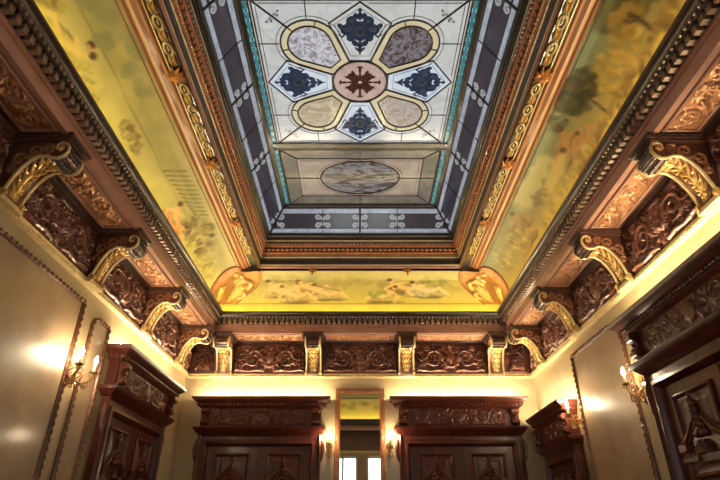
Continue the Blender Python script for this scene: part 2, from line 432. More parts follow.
b = MB().rings([rect(p, z) for p, z in ((.53, 3.15), (.53, 3.225), (.60, 3.225), (.605, 3.215), (.612, 3.215), (.612, 3.235), (.628, 3.275), (.655, 3.30), (.67, 3.305), (.67, 3.335), (.655, 3.335), (.655, 3.30), (.44, 3.30))])
for side in 'LRB':
    L = (YF + .6, YB - .55) if side != 'B' else (-XW + .55, XW - .55)
    n = int((L[1] - L[0]) / .088)
    for i in range(n):
        s = L[0] + (i + .5) * (L[1] - L[0]) / n
        o, X, Y = wf(side, s, .53, 0)
        h = .026
        p0 = (o[0] - abs(X[0]) * h, o[1] - abs(X[1]) * h, 3.155 + ZO)
        p1 = (o[0] + abs(X[0]) * h + Y[0] * .06, o[1] + abs(X[1]) * h + Y[1] * .06, 3.226 + ZO)
        b.box(tuple(min(a, c) for a, c in zip(p0, p1)), tuple(max(a, c) for a, c in zip(p0, p1)), 2)
    n = int((L[1] - L[0]) / .062)
    for i in range(n):
        s = L[0] + (i + .5) * (L[1] - L[0]) / n
        o, X, Y = wf(side, s, .622, 3.243 + ZO)
        b.ball(o, (.022 if X[0] else .016, .022 if X[1] else .016, .020), 6, 4, 1)
struct(b.build('trim_4', [M['ebony'], M['bead'], M['dentil']]), 'dark dentil and beaded moulding along the edge of the painted cove', 'dentil moulding')

# --- consoles
def make_console():
    t = thing('console_bracket', '', 'bracket', 'carved console brackets under the cornice')
    P = [(.055, 0), (.066, .06), (.082, .13), (.108, .21), (.145, .29), (.195, .36), (.255, .405), (.315, .412), (.37, .39), (.42, .385), (.462, .41), (.485, .455), (.482, .505), (.455, .54), (.415, .548), (.385, .525), (.385, .49), (.41, .475), (.428, .495)]
    body = [(0, .02)] + P[:14] + [(.45, .57), (0, .57)]
    MB().prism(body, lambda a, c, d: (d, a - .004, c), -.105, .105).build('body', M['frieze'], t)
    # strap over the front, a little proud of the body
    m = MB(); rows = []
    for x in (-.128, -.105, 0, .105, .128): rows.append([(x, a + .012 * (1 if abs(x) > .11 else .2), c - .004) for a, c in P[:15]])
    m.loft(rows); m.build('strap', M['frieze'], t)
    for sg in (-1, 1):
        m = MB(); m.tube([(sg * .122, a + .010, c - .004) for a, c in P], [.015] * 15 + [.014, .013, .012, .014], 7)
        m.build('edge_scroll', M['pale_gold'], t)
        v = MB(); v.lathe([(.0, -.012), (.03, -.012), (.04, 0), (.03, .012), (0, .012)], (sg * .118, .415, .50), 'x', 12)
        v.build('volute', M['copper'], t)
        v = MB(); v.lathe([(.0, -.016), (.026, -.016), (.034, 0), (.026, .016), (0, .016)], (sg * .126, .085, .035), 'x', 10)
        v.tube([(sg * .128, .085 + .05 * (1 - i / 16) * math.cos(i * .62 + 2), .035 + .05 * (1 - i / 16) * math.sin(i * .62 + 2)) for i in range(14)], .009, 6)
        v.build('foot_volute', M['gold'], t)
        q = MB()                                    # scrolled foliage on the cheek
        for (cx, cz, r, ph, d) in ((.20, .47, .075, -2.2, 1), (.10, .40, .06, -1.6, -1), (.31, .49, .055, 2.5, -1), (.06, .26, .045, -1, 1)):
            q.tube([(sg * .108, cx + r * (1 - i / 20) * math.cos(ph + d * i * .5), cz + r * (1 - i / 20) * math.sin(ph + d * i * .5)) for i in range(18)], [.016 - .0004 * i for i in range(18)], 6)
        for k in range(7):
            a = (.06 + .045 * k, .33 + .03 * k if k < 5 else .5); q.ball((sg * .107, a[0], min(.53, a[1])), (.012, .028, .018), 6, 4)
        q.build('cheek_scrolls', M['soffit'], t)
    lf = MB()                                       # acanthus leaf down the hollow of the strap
    for i in range(1, 8):
        a, c = P[i]; a2, c2 = P[i + 1]; w = .035 + .008 * i
        lf.tube([(0, a + .006, c - .006), (0, a2 + .006, c2 - .006)], [.016, .018], 6)
        for sg in (-1, 1):
            lf.tube([(0, a + .006, c - .004), (sg * w * .6, a2 * .6 + a * .4 + .012, c2 * .6 + c * .4 - .012), (sg * w, a2 + .004, c2 - .006)], [.012, .019, .006], 6)
            lf.tube([(sg * w * .3, a + .004, c - .004), (sg * w * .95, a + .012, c - .004), (sg * w * 1.25, a2 * .5 + a * .5, c2 * .5 + c * .5)], [.008, .013, .005], 6)
    lf.build('acanthus_leaf', M['gold'], t)
    r = MB()                                        # scaled roll at the front
    for i in range(8, 13):
        for k in range(-3, 4):
            a, c = P[i]; r.ball((k * .030 + (.015 if i % 2 else 0), a + .008, c - .006), (.016, .014, .014), 6, 4)
    r.build('scale_roll', M['ebony'], t)
    f = MB(); f.box((-.15, 0, -.028), (.15, .10, .004)); f.box((-.135, 0, .004), (.135, .085, .022)); f.build('foot_block', M['pale_gold'], t)
    ab = MB()
    for (hw, d, z0, z1) in ((.150, .490, .555, .575), (.165, .510, .575, .598), (.178, .525, .598, .622)): ab.box((-hw, 0, z0), (hw, d, z1))
    for k in range(13): ab.ball((-.15 + .025 * k, .512, .587), .009, 6, 4)
    for sg in (-1, 1):
        for k in range(18): ab.ball((sg * .167, .05 + .026 * k, .587), .009, 6, 4)
    ab.build('abacus', M['ground'], t)
    return t
con0 = make_console(); first = True
spots = []
ordn = {('L', 3.68): 'above the large left stucco panel', ('L', 5.30): 'above the two armed sconce', ('L', 6.90): 'above the left wall door', ('L', 8.40): 'in the corner between left wall and back wall', ('R', 3.68): 'above the big right wall door', ('R', 5.30): 'above the sconce beside the big right door', ('R', 6.90): 'above the chamfered right stucco panel', ('R', 8.40): 'above the small low right door'}
for side, nm in (('L', 'left'), ('R', 'right')):
    for s in (3.68, 5.30, 6.90, 8.40):
        spots.append((side, s, 'carved gilt scroll bracket ' + ordn[(side, s)]))
for s, w in ((-2.35, 'above the left end of the left back door'), (-.80, 'between the left back door and the mirror top'), (.80, 'between the mirror top and the right back door'), (2.35, 'above the right end of the right back door')):
    spots.append(('B', s, 'carved gilt scroll bracket ' + w))
for side, s, lab in spots:
    c = con0 if first else dup(con0, lab); first = False
    c['label'] = lab
    place(c, *wf(side, s, .02, 2.40 + ZO))

# --- frieze panels and soffit panels between the consoles
hf_long = [carve_frieze(1.30, .52, k, 10 + k) for k in range(3)]
hf_short = carve_frieze(.50, .52, 0, 33)
me_f = {}
def relief_obj(key, hf, name, m):
    if key not in me_f:
        o = hf.build(name, m); me_f[key] = o.data; return o
    return link(name, me_f[key])
sf_long = carve_soffit(1.14, .25, 3); sf_short = carve_soffit(.30, .25, 5)
def soff_frame(w, h, t):
    m = MB(); hw, hh = w / 2, h / 2
    m.rings([(-hw - a, hw + a, -hh - a, hh + a, z) for a, z in ((.0, -.004), (.004, .014), (.02, .018), (.03, .012), (.034, -.004))])
    m.v = [(x, z, y) for x, y, z in m.v]
    return m.build('frame', M['rose'], t)
edges = {'L': [2.08, 3.68, 5.30, 6.90, 8.40], 'R': [2.08, 3.68, 5.30, 6.90, 8.40], 'B': [-2.35, -.80, .80, 2.35]}
wn = {'L': 'left wall', 'R': 'right wall', 'B': 'back wall'}
kk = 0
for side in 'LRB':
    E_ = edges[side]
    segs = [(a, c, False) for a, c in zip(E_, E_[1:])]
    if side == 'B': segs = [(-3.0, -2.35, True)] + segs + [(2.35, 3.0, True)]
    else: segs = segs + [(8.40, 9.13, True)]
    for i, (a, c, corner) in enumerate(segs):
        if corner:
            lo, hi = (a + .06, c - .16) if (side == 'B' and a < 0) else (a + .16, c - .06)
            o = relief_obj('fs', hf_short, 'frieze_panel', M['frieze']); sc = (hi - lo) / .50
        else:
            lo, hi = a + .155, c - .155
            v = (1, 0, 1, 2)[i % 4] if side != 'B' else (1, 1, 0, 1, 1)[i]
            o = relief_obj('fl%d' % v, hf_long[v], 'frieze_panel', M['frieze']); sc = (hi - lo) / 1.30
        if corner:
            w = 'in the %s corner of the back wall' % ('left' if a < 0 else 'right') if side == 'B' else 'at the far corner end of the ' + wn[side]
        elif side == 'B': w = ('', 'above the left back door', 'above the mirror', 'above the right back door')[i]
        else: w = {'L': ('at the left edge over the large stucco panel', 'over the far half of the large stucco panel', 'over the narrow stucco panel', 'over the left wall door'), 'R': ('at the right edge over the big door', 'over the far half of the big right door', 'over the chamfered stucco panel', 'over the small low right door')}[side][i]
        tag(o, 'dark scrolling carved frieze panel ' + w, 'carved panel', 'carved frieze panels between the brackets')
        og, X, Y = wf(side, (lo + hi) / 2, .022, 2.70 + ZO)
        place(o, og, X, Y); o.matrix_world = o.matrix_world @ Matrix.Diagonal((sc, 1, 1, 1))
        # soffit
        t = thing('soffit_panel', 'coppery carved soffit panel ' + w, 'carved panel', 'carved soffit panels between the brackets')
        if corner:
            lo, hi = (-2.48 - .0, -2.5) if 0 else ((a + .52, c - .19) if (side == 'B' and a < 0) else (a + .19, c - .52))
            if hi - lo < .05:
                for ch in list(t.children): bpy.data.objects.remove(ch)
                bpy.data.objects.remove(t); continue
        else: lo, hi = a + .225, c - .225
        key = 'ss' if corner else 'sl'; base = .30 if corner else 1.14
        r = relief_obj(key, sf_short if corner else sf_long, 'carving', M['soffit']); r.parent = t
        k = (hi - lo) / base; r.matrix_local = Matrix.Diagonal((k, 1, 1, 1))
        soff_frame(hi - lo, .25, t)
        og, X, Y = wf(side, (lo + hi) / 2, .265, 3.016 + ZO)
        place(t, og, X, (0, 0, -1))

# ------------------------------------------------------------------ painted coves
PROF = [(.45, 3.31), (.47, 3.50), (.53, 3.63), (.65, 3.75), (.80, 3.83), (1.0, 3.88)]
def prof(side):
    k = .70 / .55 if side in 'BF' else 1.
    P = [(.45 + (p - .45) * k, z) for p, z in PROF]
    L = [0.]
    for a, c in zip(P, P[1:]): L.append(L[-1] + math.dist(a, c))
    return P, [l / L[-1] for l in L], L[-1]
def cove_pz(side, t):
    P, L, _ = prof(side)
    # smooth the polyline a little so that the cove curves
    def lin(t):
        t = min(1, max(0, t))
        for k in range(5):
            if t <= L[k + 1] + 1e-9: break
        a = (t - L[k]) / (L[k + 1] - L[k])
        return P[k][0] + a * (P[k + 1][0] - P[k][0]), P[k][1] + a * (P[k + 1][1] - P[k][1])
    w = min(.05, t, 1 - t)
    q = [lin(t - w), lin(t), lin(t + w)]
    return (q[0][0] + 2 * q[1][0] + q[2][0]) / 4, (q[0][1] + 2 * q[1][1] + q[2][1]) / 4
def cove_pt(side, s, t, off=0.):
    p, z = cove_pz(side, t)
    if off:
        p0, z0 = cove_pz(side, max(0, t - .02)); p1, z1 = cove_pz(side, min(1, t + .02))
        d = math.hypot(p1 - p0, z1 - z0) or 1
        p += (z1 - z0) / d * off; z -= (p1 - p0) / d * off
    o, X, Y = wf(side, s, p, z + ZO)
    return o
def fbm(nt, ns, cell, seed, octv=4):
    R = np.random.default_rng(seed); out = np.zeros((nt, ns)); amp = 1.; tot = 0
    for k in range(octv):
        c = max(1.2, cell / 2 ** k); gh, gw = int(nt / c) + 3, int(ns / c) + 3
        g = R.random((gh, gw)); y = np.arange(nt) / c; x = np.arange(ns) / c
        yi, xi = y.astype(int), x.astype(int); fy = (y - yi)[:, None]; fx = (x - xi)[None, :]
        fy = fy * fy * (3 - 2 * fy); fx = fx * fx * (3 - 2 * fx)
        a = g[yi][:, xi]; b_ = g[yi][:, xi + 1]; c_ = g[yi + 1][:, xi]; d = g[yi + 1][:, xi + 1]
        out += amp * ((a * (1 - fx) + b_ * fx) * (1 - fy) + (c_ * (1 - fx) + d * fx) * fy); tot += amp; amp *= .55
    return out / tot
class Canvas:
    """a mural in oil colours: s runs along the wall (m), v up the cove (m)"""
    def __init__(c, s0, s1, L, d=.02):
        c.s = np.arange(s0, s1 + d, d); c.v = np.linspace(0, L, int(L / d) + 1); c.L = L
        c.nt, c.ns = len(c.v), len(c.s); c.img = np.zeros((c.nt, c.ns, 3)); c.sd = 1
        c.n1 = fbm(c.nt, c.ns, 30, 5); c.n2 = fbm(c.nt, c.ns, 9, 6, 3)
    def grad(c, stops):
        t = np.clip(c.v[:, None] / c.L + (c.n1 - .5) * .35, 0, 1)
        for k in range(3): c.img[..., k] = np.interp(t, [p for p, _ in stops], [q[k] for _, q in stops])
        c.img *= (.86 + .28 * c.n2)[..., None]
    def blob(c, s, t, rs, rv, col, al=1., ang=0., rag=.5, soft=.35):
        X = c.s[None, :] - s; Y = c.v[:, None] - t * c.L; q, n = math.cos(ang), math.sin(ang)
        d = np.sqrt(((X * q + Y * n) / rs) ** 2 + ((-X * n + Y * q) / rv) ** 2)
        d = d + (c.n2 - .5) * rag * 2
        m = np.clip((1 - d) / soft, 0, 1) * al
        c.img = c.img * (1 - m[..., None]) + np.array(col) * m[..., None]
    def line(c, pts, r, col, al=1.):
        for (a, b_), (e, f) in zip(pts, pts[1:]):
            b2, f2 = b_ * c.L, f * c.L
            X = c.s[None, :]; Y = c.v[:, None]; dx, dy = e - a, f2 - b2
            u = np.clip(((X - a) * dx + (Y - b2) * dy) / (dx * dx + dy * dy + 1e-9), 0, 1)
            d = np.hypot(X - a - u * dx, Y - b2 - u * dy)
            m = np.clip((r - d) / (r * .6) , 0, 1) * al
            c.img = c.img * (1 - m[..., None]) + np.array(col) * m[..., None]
    def foliage(c, s, t, rs, rv, cols, n, size, seed):
        R = random.Random(seed)
        for k in range(n):
            w, q = R.uniform(0, 6.28), math.sqrt(R.random())
            c.blob(s + rs * q * math.cos(w), t + rv / c.L * q * math.sin(w), size * R.uniform(.5, 1.3), size * R.uniform(.4, 1), R.choice(cols), R.uniform(.35, .85), R.uniform(0, 3), .6)
    def figure(c, s, t, d, skin, cloth, sh, k=1., lum=1.35):
        k *= 1.2
        """a small reclining painted figure; d = direction of the legs"""
        skin = tuple(min(1, x * lum) for x in skin); cloth = tuple(x * min(1, lum) for x in cloth); dk = tuple(x * .60 for x in skin); sd = (.11, .055, .02)
        c.blob(s + d * .14 * k, t - .15, .36 * k, .035 * k, sd, .75, 0, .5)
        c.blob(s + d * .10 * k, t - .06, .27 * k, .080 * k, cloth, .95, d * .2, .5)
        for q in range(4): c.line([(s + d * (-.06 + .09 * q) * k, t + .0 - .02 * q), (s + d * (.02 + .10 * q) * k, t - .13)], .010 * k, tuple(x * .45 for x in cloth), .8)
        c.line([(s - d * .02 * k, t + .03), (s + d * .18 * k, t - .06)], .052 * k, skin)
        c.line([(s - d * .02 * k, t - .02), (s + d * .16 * k, t - .10)], .016 * k, dk, .8)
        c.line([(s + d * .18 * k, t - .06), (s + d * .33 * k, t + .02), (s + d * .46 * k, t - .11)], .034 * k, skin)
        c.line([(s + d * .20 * k, t - .09), (s + d * .44 * k, t - .13)], .028 * k, dk)
        c.line([(s - d * .03 * k, t + .04), (s - d * .13 * k, t - .06), (s - d * .05 * k, t - .13)], .022 * k, skin)
        c.line([(s + .0, t + .05), (s + d * .12 * k, t + .09)], .020 * k, skin)
        c.blob(s - d * .05 * k, t + .12, .042 * k, .050 * k, skin, 1, 0, .1)
        c.blob(s - d * .068 * k, t + .15, .050 * k, .038 * k, sh, 1., 0, .2)
    def mesh(c, side, name, label, s_end):
        rows = []; nt, ns = c.nt, c.ns
        V = []
        for j in range(nt):
            t = j / (nt - 1); p, z = cove_pz(side, t)
            lo, hi = s_end(p)
            for i in range(ns):
                s = lo + (hi - lo) * i / (ns - 1); V.append(wf(side, s, p, z + ZO)[0])
        # the picture keeps its own place along the wall when the rows narrow at the mitre
        F = [(j * ns + i, j * ns + i + 1, (j + 1) * ns + i + 1, (j + 1) * ns + i) for j in range(nt - 1) for i in range(ns - 1)]
        b = MB(); b.v = V; b.f = F; b.mi = [0] * len(F)
        o = b.build(name, M['mural'], None, smooth=80)
        col = np.ones((nt, ns, 4))
        for j in range(nt):
            t = j / (nt - 1); p, z = cove_pz(side, t); lo, hi = s_end(p)
            si = np.clip((lo + (hi - lo) * np.arange(ns) / (ns - 1) - c.s[0]) / (c.s[1] - c.s[0]), 0, ns - 1.001)
            i0 = si.astype(int); f = (si - i0)[:, None]
            col[j, :, :3] = c.img[j, i0] * (1 - f) + c.img[j, np.minimum(i0 + 1, ns - 1)] * f
        at = o.data.color_attributes.new('Paint', 'FLOAT_COLOR', 'POINT')
        at.data.foreach_set('color', np.clip(col, 0, 1).astype(np.float32).ravel())
        return tag(o, label, 'mural', 'painted murals on the cove')
SKIN = (.68, .42, .20); SKIN2 = (.56, .30, .13); BR = (.10, .045, .02); OCH = (.42, .27, .07)
side_end = lambda p: (YF + .45 + (p - .45) * .70 / .55, YB - .45 - (p - .45) * .70 / .55)
Ls = prof('L')[2]; Lb = prof('B')[2]
# left
c = Canvas(YF, YB, Ls)
c.grad([(0, (.62, .56, .16)), (.25, (.66, .60, .20)), (.5, (.60, .53, .20)), (.75, (.42, .38, .16)), (1, (.46, .39, .17))])
c.line([(.5, .66), (2.8, .645), (5.0, .60), (7.6, .60)], .012, (.22, .17, .06), .6)
c.foliage(2.4, .42, .45, .10, [(.30, .22, .04), (.45, .38, .08), (.18, .13, .03), (.62, .54, .14)], 60, .06, 1)
c.line([(2.6, .5), (2.9, .40), (3.1, .45)], .018, (.22, .15, .04)); c.line([(2.7, .32), (3.0, .38), (3.2, .30)], .014, (.25, .17, .05))
c.blob(3.20, .565, .055, .050, (.085, .022, .014), 1, .4, .1); c.blob(3.21, .535, .035, .03, SKIN2, 1, 0, .1)
c.figure(3.22, .38, -1, (.58, .46, .14), (.55, .48, .10), BR, 1.0)
c.foliage(3.45, .36, .28, .07, [(.34, .27, .05), (.60, .50, .14)], 26, .05, 2)
c.foliage(4.35, .46, .26, .08, [(.20, .13, .03), (.28, .20, .05), (.36, .28, .08)], 40, .05, 3)
c.foliage(3.3, .84, .7, .12, [(.26, .27, .14), (.34, .32, .15)], 14, .16, 9)
for k in range(11):
    s = 5.05 + .10 * k; c.line([(s, .60 + .01 * k), (s + .08, .72), (s + .14, .88)], .022, (.13, .105, .025), .8)
    c.line([(s + .05, .62), (s + .10, .76)], .018, (.50, .42, .15), .6)
c.figure(5.85, .44, 1, SKIN, (.60, .36, .10), BR, 1.05); c.figure(6.2, .36, -1, SKIN2, (.50, .30, .07), BR, .9)
c.foliage(6.6, .62, .55, .20, [(.16, .12, .03), (.28, .22, .06), (.40, .32, .09), (.10, .075, .02)], 80, .07, 4)
c.foliage(7.4, .45, .5, .16, [(.22, .17, .04), (.42, .34, .09), (.50, .44, .12)], 50, .07, 5)
c.mesh('L', 'cove_mural', 'yellowish painted mural with dark head and feathery plants on the left cove', side_end)
# right
c = Canvas(YF, YB, Ls)
c.grad([(0, (.60, .44, .10)), (.3, (.50, .35, .08)), (.5, (.34, .25, .08)), (.8, (.25, .235, .11)), (1, (.20, .23, .135))])
c.foliage(2.6, .80, .55, .20, [(.035, .036, .012), (.06, .06, .018), (.11, .09, .025)], 110, .10, 11)
c.foliage(3.45, .60, .40, .16, [(.55, .33, .07), (.42, .27, .06), (.30, .22, .06), (.60, .40, .11)], 60, .08, 12)
c.foliage(3.0, .68, .20, .12, [(.40, .24, .06), (.25, .15, .04)], 30, .06, 13)
c.blob(3.5, .88, .34, .10, (.16, .21, .14), .7); c.blob(3.3, .80, .16, .06, (.20, .26, .18), .6)
c.line([(2.93, .70), (2.98, .44)], .030, (.045, .022, .012)); c.line([(2.95, .60), (3.02, .68)], .014, (.06, .03, .015))
c.foliage(3.88, .82, .30, .15, [(.022, .020, .008), (.040, .036, .012), (.075, .060, .018)], 130, .085, 14)
c.foliage(4.2, .88, .28, .10, [(.04, .042, .012), (.09, .08, .025)], 50, .06, 15)
c.line([(3.90, .70), (3.95, .40)], .024, (.06, .03, .015))
c.line([(2.2, .40), (2.8, .44), (3.3, .38), (3.7, .43), (4.3, .36)], .04, (.30, .18, .05), .8); c.line([(2.4, .35), (3.2, .33), (4.2, .31)], .03, (.70, .50, .12), .7)
c.figure(4.50, .66, 1, (.62, .33, .12), (.55, .27, .08), BR, 1.1, .72); c.figure(4.62, .50, -1, (.58, .32, .12), (.50, .24, .06), BR, 1.0, .72); c.figure(4.45, .45, 1, SKIN2, (.45, .22, .05), BR, .8, .72)
c.blob(5.55, .80, .80, .16, (.60, .55, .28), .75); c.blob(5.2, .6, .5, .12, (.66, .54, .20), .6)
c.foliage(5.62, .62, .22, .08, [(.20, .14, .05), (.30, .21, .07)], 24, .06, 16)
c.figure(6.25, .74, 1, (.58, .38, .14), (.40, .28, .08), BR, 1.0, .72); c.figure(6.8, .56, -1, (.62, .40, .14), (.50, .36, .09), BR, 1.0, .72)
c.foliage(7.1, .66, .6, .22, [(.26, .19, .05), (.44, .34, .10), (.34, .27, .08), (.55, .45, .13)], 80, .07, 17)
c.foliage(3.3, .38, 1.0, .05, [(.22, .13, .035), (.50, .34, .10), (.30, .18, .05), (.12, .07, .02)], 70, .06, 51); c.foliage(5.2, .40, 1.0, .05, [(.34, .24, .06), (.50, .38, .12), (.24, .16, .05)], 50, .06, 52)
c.mesh('R', 'cove_mural', 'painted mural with dark green trees and reclining figures on the right cove', side_end)
# back
c = Canvas(-XW, XW, Lb)
c.grad([(0, (.70, .60, .12)), (.26, (.70, .58, .14)), (.5, (.62, .50, .15)), (.8, (.46, .40, .13)), (1, (.44, .36, .12))])
c.line([(-2.6, .235), (2.6, .235)], .016, (.34, .19, .04), .9)
c.foliage(-1.1, .80, .7, .10, [(.36, .30, .09), (.28, .26, .08)], 24, .12, 21)
c.foliage(-.1, .68, .7, .12, [(.40, .32, .10), (.50, .40, .14)], 22, .14, 22)
c.foliage(1.35, .62, .5, .20, [(.30, .27, .06), (.40, .34, .09), (.50, .42, .12)], 34, .10, 23)
for s, d, t, k in ((-1.50, 1, .55, 1.), (-1.15, -1, .50, 1.), (-.98, 1, .56, 1.), (-.72, 1, .46, .9), (-1.28, 1, .42, .9)):
    c.figure(s, t, d, (.72, .46, .22), random.Random(int(s * 100)).choice([(.66, .52, .24), (.56, .32, .10), (.70, .60, .30)]), (.14, .05, .02), k)
c.line([(-.8, .60), (-.35, .48)], .02, (.22, .14, .05), .9)
c.figure(.60, .58, 1, (.70, .44, .20), (.30, .18, .06), (.10, .05, .03), 1.1); c.figure(.98, .52, 1, (.74, .52, .28), (.66, .58, .40), BR, 1.); c.figure(.55, .42, -1, (.70, .46, .22), (.66, .54, .2), BR, .8)
c.foliage(.28, .42, .20, .05, [(.22, .26, .05), (.36, .36, .09)], 16, .05, 24); c.foliage(-1.7, .42, .2, .06, [(.40, .40, .09), (.55, .50, .12)], 14, .05, 25)
c.mesh('B', 'cove_mural', 'yellow painted mural of reclining figures on the cove over the back wall', lambda p: (-XW + (.45 + (p - .45) / (.70 / .55)), XW - (.45 + (p - .45) / (.70 / .55))))
c = Canvas(-XW, XW, Lb, .05)
c.grad([(0, (.70, .60, .12)), (.5, (.62, .50, .15)), (1, (.44, .36, .12))])
c.foliage(0, .6, 1.8, .2, [(.36, .30, .09), (.28, .22, .06), SKIN], 40, .14, 41)
c.mesh('F', 'cove_mural', 'yellow painted mural of the cove seen reflected at the top of the mirror', lambda p: (-XW + (.45 + (p - .45) / (.70 / .55)), XW - (.45 + (p - .45) / (.70 / .55))))

# gilded plaster corner ornaments where the coves meet
for side_x, nm in ((-1, 'left'), (1, 'right')):
    t = thing('corner_cartouche', 'gilt plaster corner ornament with arched rim between the back and %s coves' % nm, 'plaster ornament', 'gilded corner ornaments of the cove')
    sd = 'L' if side_x < 0 else 'R'
    def hipL(tt): return YB - .45 - (cove_pz('B', tt)[0] - .45)          # s on the side cove where the hip lies
    def hipB(tt): return XW - cove_pz('L', tt)[0]
    for side in (sd, 'B'):
        rows = []; rim = []
        NT, NS = 26, 16
        for j in range(NT + 1):
            tt = .235 + .765 * j / NT
            u = (tt - .235) / .765
            if side == 'B': w = .16 + .38 * math.sin(PI * (.20 + .62 * u)) ** 1.5
            else: w = .05 + .42 * math.sqrt(max(0, 1 - u ** 2.2)) 
            hip = hipB(tt) if side == 'B' else hipL(tt)
            row = []
            for i in range(NS + 1):
                d = w * i / NS
                off = .022 + .016 * math.sin(PI * i / NS) + (.012 * math.sin(9 * d / .5 + 7 * u) if 0 < i < NS else 0)
                s = (side_x * (hip - d)) if side == 'B' else (hip - d)
                row.append(cove_pt(side, s, tt, off if i < NS else .004))
            rows.append(row); rim.append(cove_pt(side, (side_x * (hip - w)) if side == 'B' else hip - w, tt, .012))
        MB().loft(rows).build('plaster_field', M['gilt_plaster'], t, smooth=60)
        MB().tube(rim, .022, 7).build('arched_rim', M['orange_wood'] if side != 'B' else M['gilt_plaster'], t)
        lf = MB()                              # acanthus scrolls lying on the field
        def P3(d, tt, off=.05): 
            hip = hipB(tt) if side == 'B' else hipL(tt)
            return cove_pt(side, side_x * (hip - d) if side == 'B' else hip - d, tt, off)
        if side == 'B':
            for (d0, t0, r, ph, sg) in ((.26, .62, .16, -.4, 1), (.36, .40, .10, 2., -1), (.13, .78, .09, .5, -1)):
                pts = [P3(d0 + r * (1 - i / 22) * math.cos(ph + sg * i * .33), t0 + r * 1.0 * (1 - i / 22) * math.sin(ph + sg * i * .33), .045) for i in range(19)]
                lf.tube(pts, [.042 - .0014 * i for i in range(19)], 7)
            for k in range(7):
                a = -.9 + .42 * k
                lf.tube([P3(.18, .28, .04), P3(.20 + .10 * math.cos(a), .40 + .10 * math.sin(a) + .06, .06), P3(.20 + .22 * math.cos(a), .46 + .20 * math.sin(a), .04)], [.016, .044, .010], 7)
        else:
            for k in range(5):
                lf.tube([P3(.05 + .02 * k, .30, .035), P3(.06 + .045 * k, .46, .05), P3(.05 + .05 * k, .62 - .03 * k, .035)], [.012, .03, .008], 6)
        lf.ball(P3(.10, .90, .05), .05, 9, 6); lf.build('acanthus_scrolls', M['cart_gold'], t)

# ------------------------------------------------------------------ soffit band and skylight frame
def rr(x, y0, y1, z): return (-x, x, y0, y1, z + ZO)
YN = 1.28                                       # near end of the ceiling opening
b = MB()
prof_o = [(2.03, 3.862), (2.02, 3.89), (1.985, 3.875), (1.97, 3.90), (1.93, 3.895), (1.90, 3.925), (1.872, 3.92), (1.858, 3.945)]
b.rings([rr(x, YF + 1.1, 8.0, z) for x, z in prof_o], 'LR')
struct(b.build('trim_5', M['orange_wood']), 'honey coloured wooden moulding between the side coves and the chain band', 'moulding')
b = MB().rings([rr(x, YF + 1.1, 7.985, z) for x, z in ((1.86, 3.945), (1.69, 3.935), (1.69, 3.90))], 'LR')
b.rings([(-2.0, 2.0, y, 9., z + ZO) for y, z in ((YN, 3.884), (YF + 1.15, 3.884), (YF + 1.15, 3.87))], 'F')
b.box((-2.03, 7.98, 3.872 + ZO), (2.03, 8.0, 3.96 + ZO)); b.box((-2.03, YN - .02, 3.88 + ZO), (2.03, YN, 3.96 + ZO))
struct(b.build('trim_6', M['ebony']), 'dark flat band carrying the gilt chain ornament', 'ceiling band')
steps = [(0, 3.885, 0), (0, 3.905, 0), (.10, 3.915, 1), (.13, 3.935, 1), (.15, 3.94, 0), (.17, 3.955, 2), (.19, 3.965, 0), (.19, 4.04, 0), (.24, 4.065, 0), (.27, 4.07, 2), (.285, 4.085, 2), (.31, 4.095, 0), (.33, 4.13, 3), (.43, 4.145, 3), (.435, 4.165, 0), (.46, 4.17, 0), (.57, 4.185, 0), (.575, 4.21, 0), (.62, 4.215, 1), (.66, 4.235, 1), (.67, 4.245, 0), (.77, 4.26, 0), (.80, 4.285, 0), (.82, 4.30, 2), (.85, 4.31, 0), (.87, 4.345, 0), (1.02, 4.36, 0)]
def ringq(q, z): return rr(1.70 - .17 * q, YN + .33 * q, 7.98 - .33 * q, z)
b = MB()
for (q0, z0, _), (q1, z1, m) in zip(steps, steps[1:]): b.rings([ringq(q0, z0), ringq(q1, z1)], mi=m)
for (q, z, r, st, m, sides) in ((.52, 4.178, .027, .078, 3, 'LRB'), (.72, 4.250, .019, .055, 1, 'LRB'), (.38, 4.132, .012, .045, 2, 'LRB')):
    x0, x1, y0, y1, zz = ringq(q, z)
    for sd in 'LR':
        y = max(y0, 2.2)
        while y < y1: b.ball((x0 if sd == 'L' else x1, y, zz), (r * .8, r * 1.15, r), 6, 4, m); y += st
    x = x0
    while x < x1: b.ball((x, y1, zz), (r * 1.15, r * .8, r), 6, 4, m); x += st
struct(b.build('trim_7', [M['ebony'], M['orange_wood'], M['pale_gold'], M['red_bead']], smooth=30), 'stepped dark and red bronze beaded frame round the skylight', 'skylight frame')
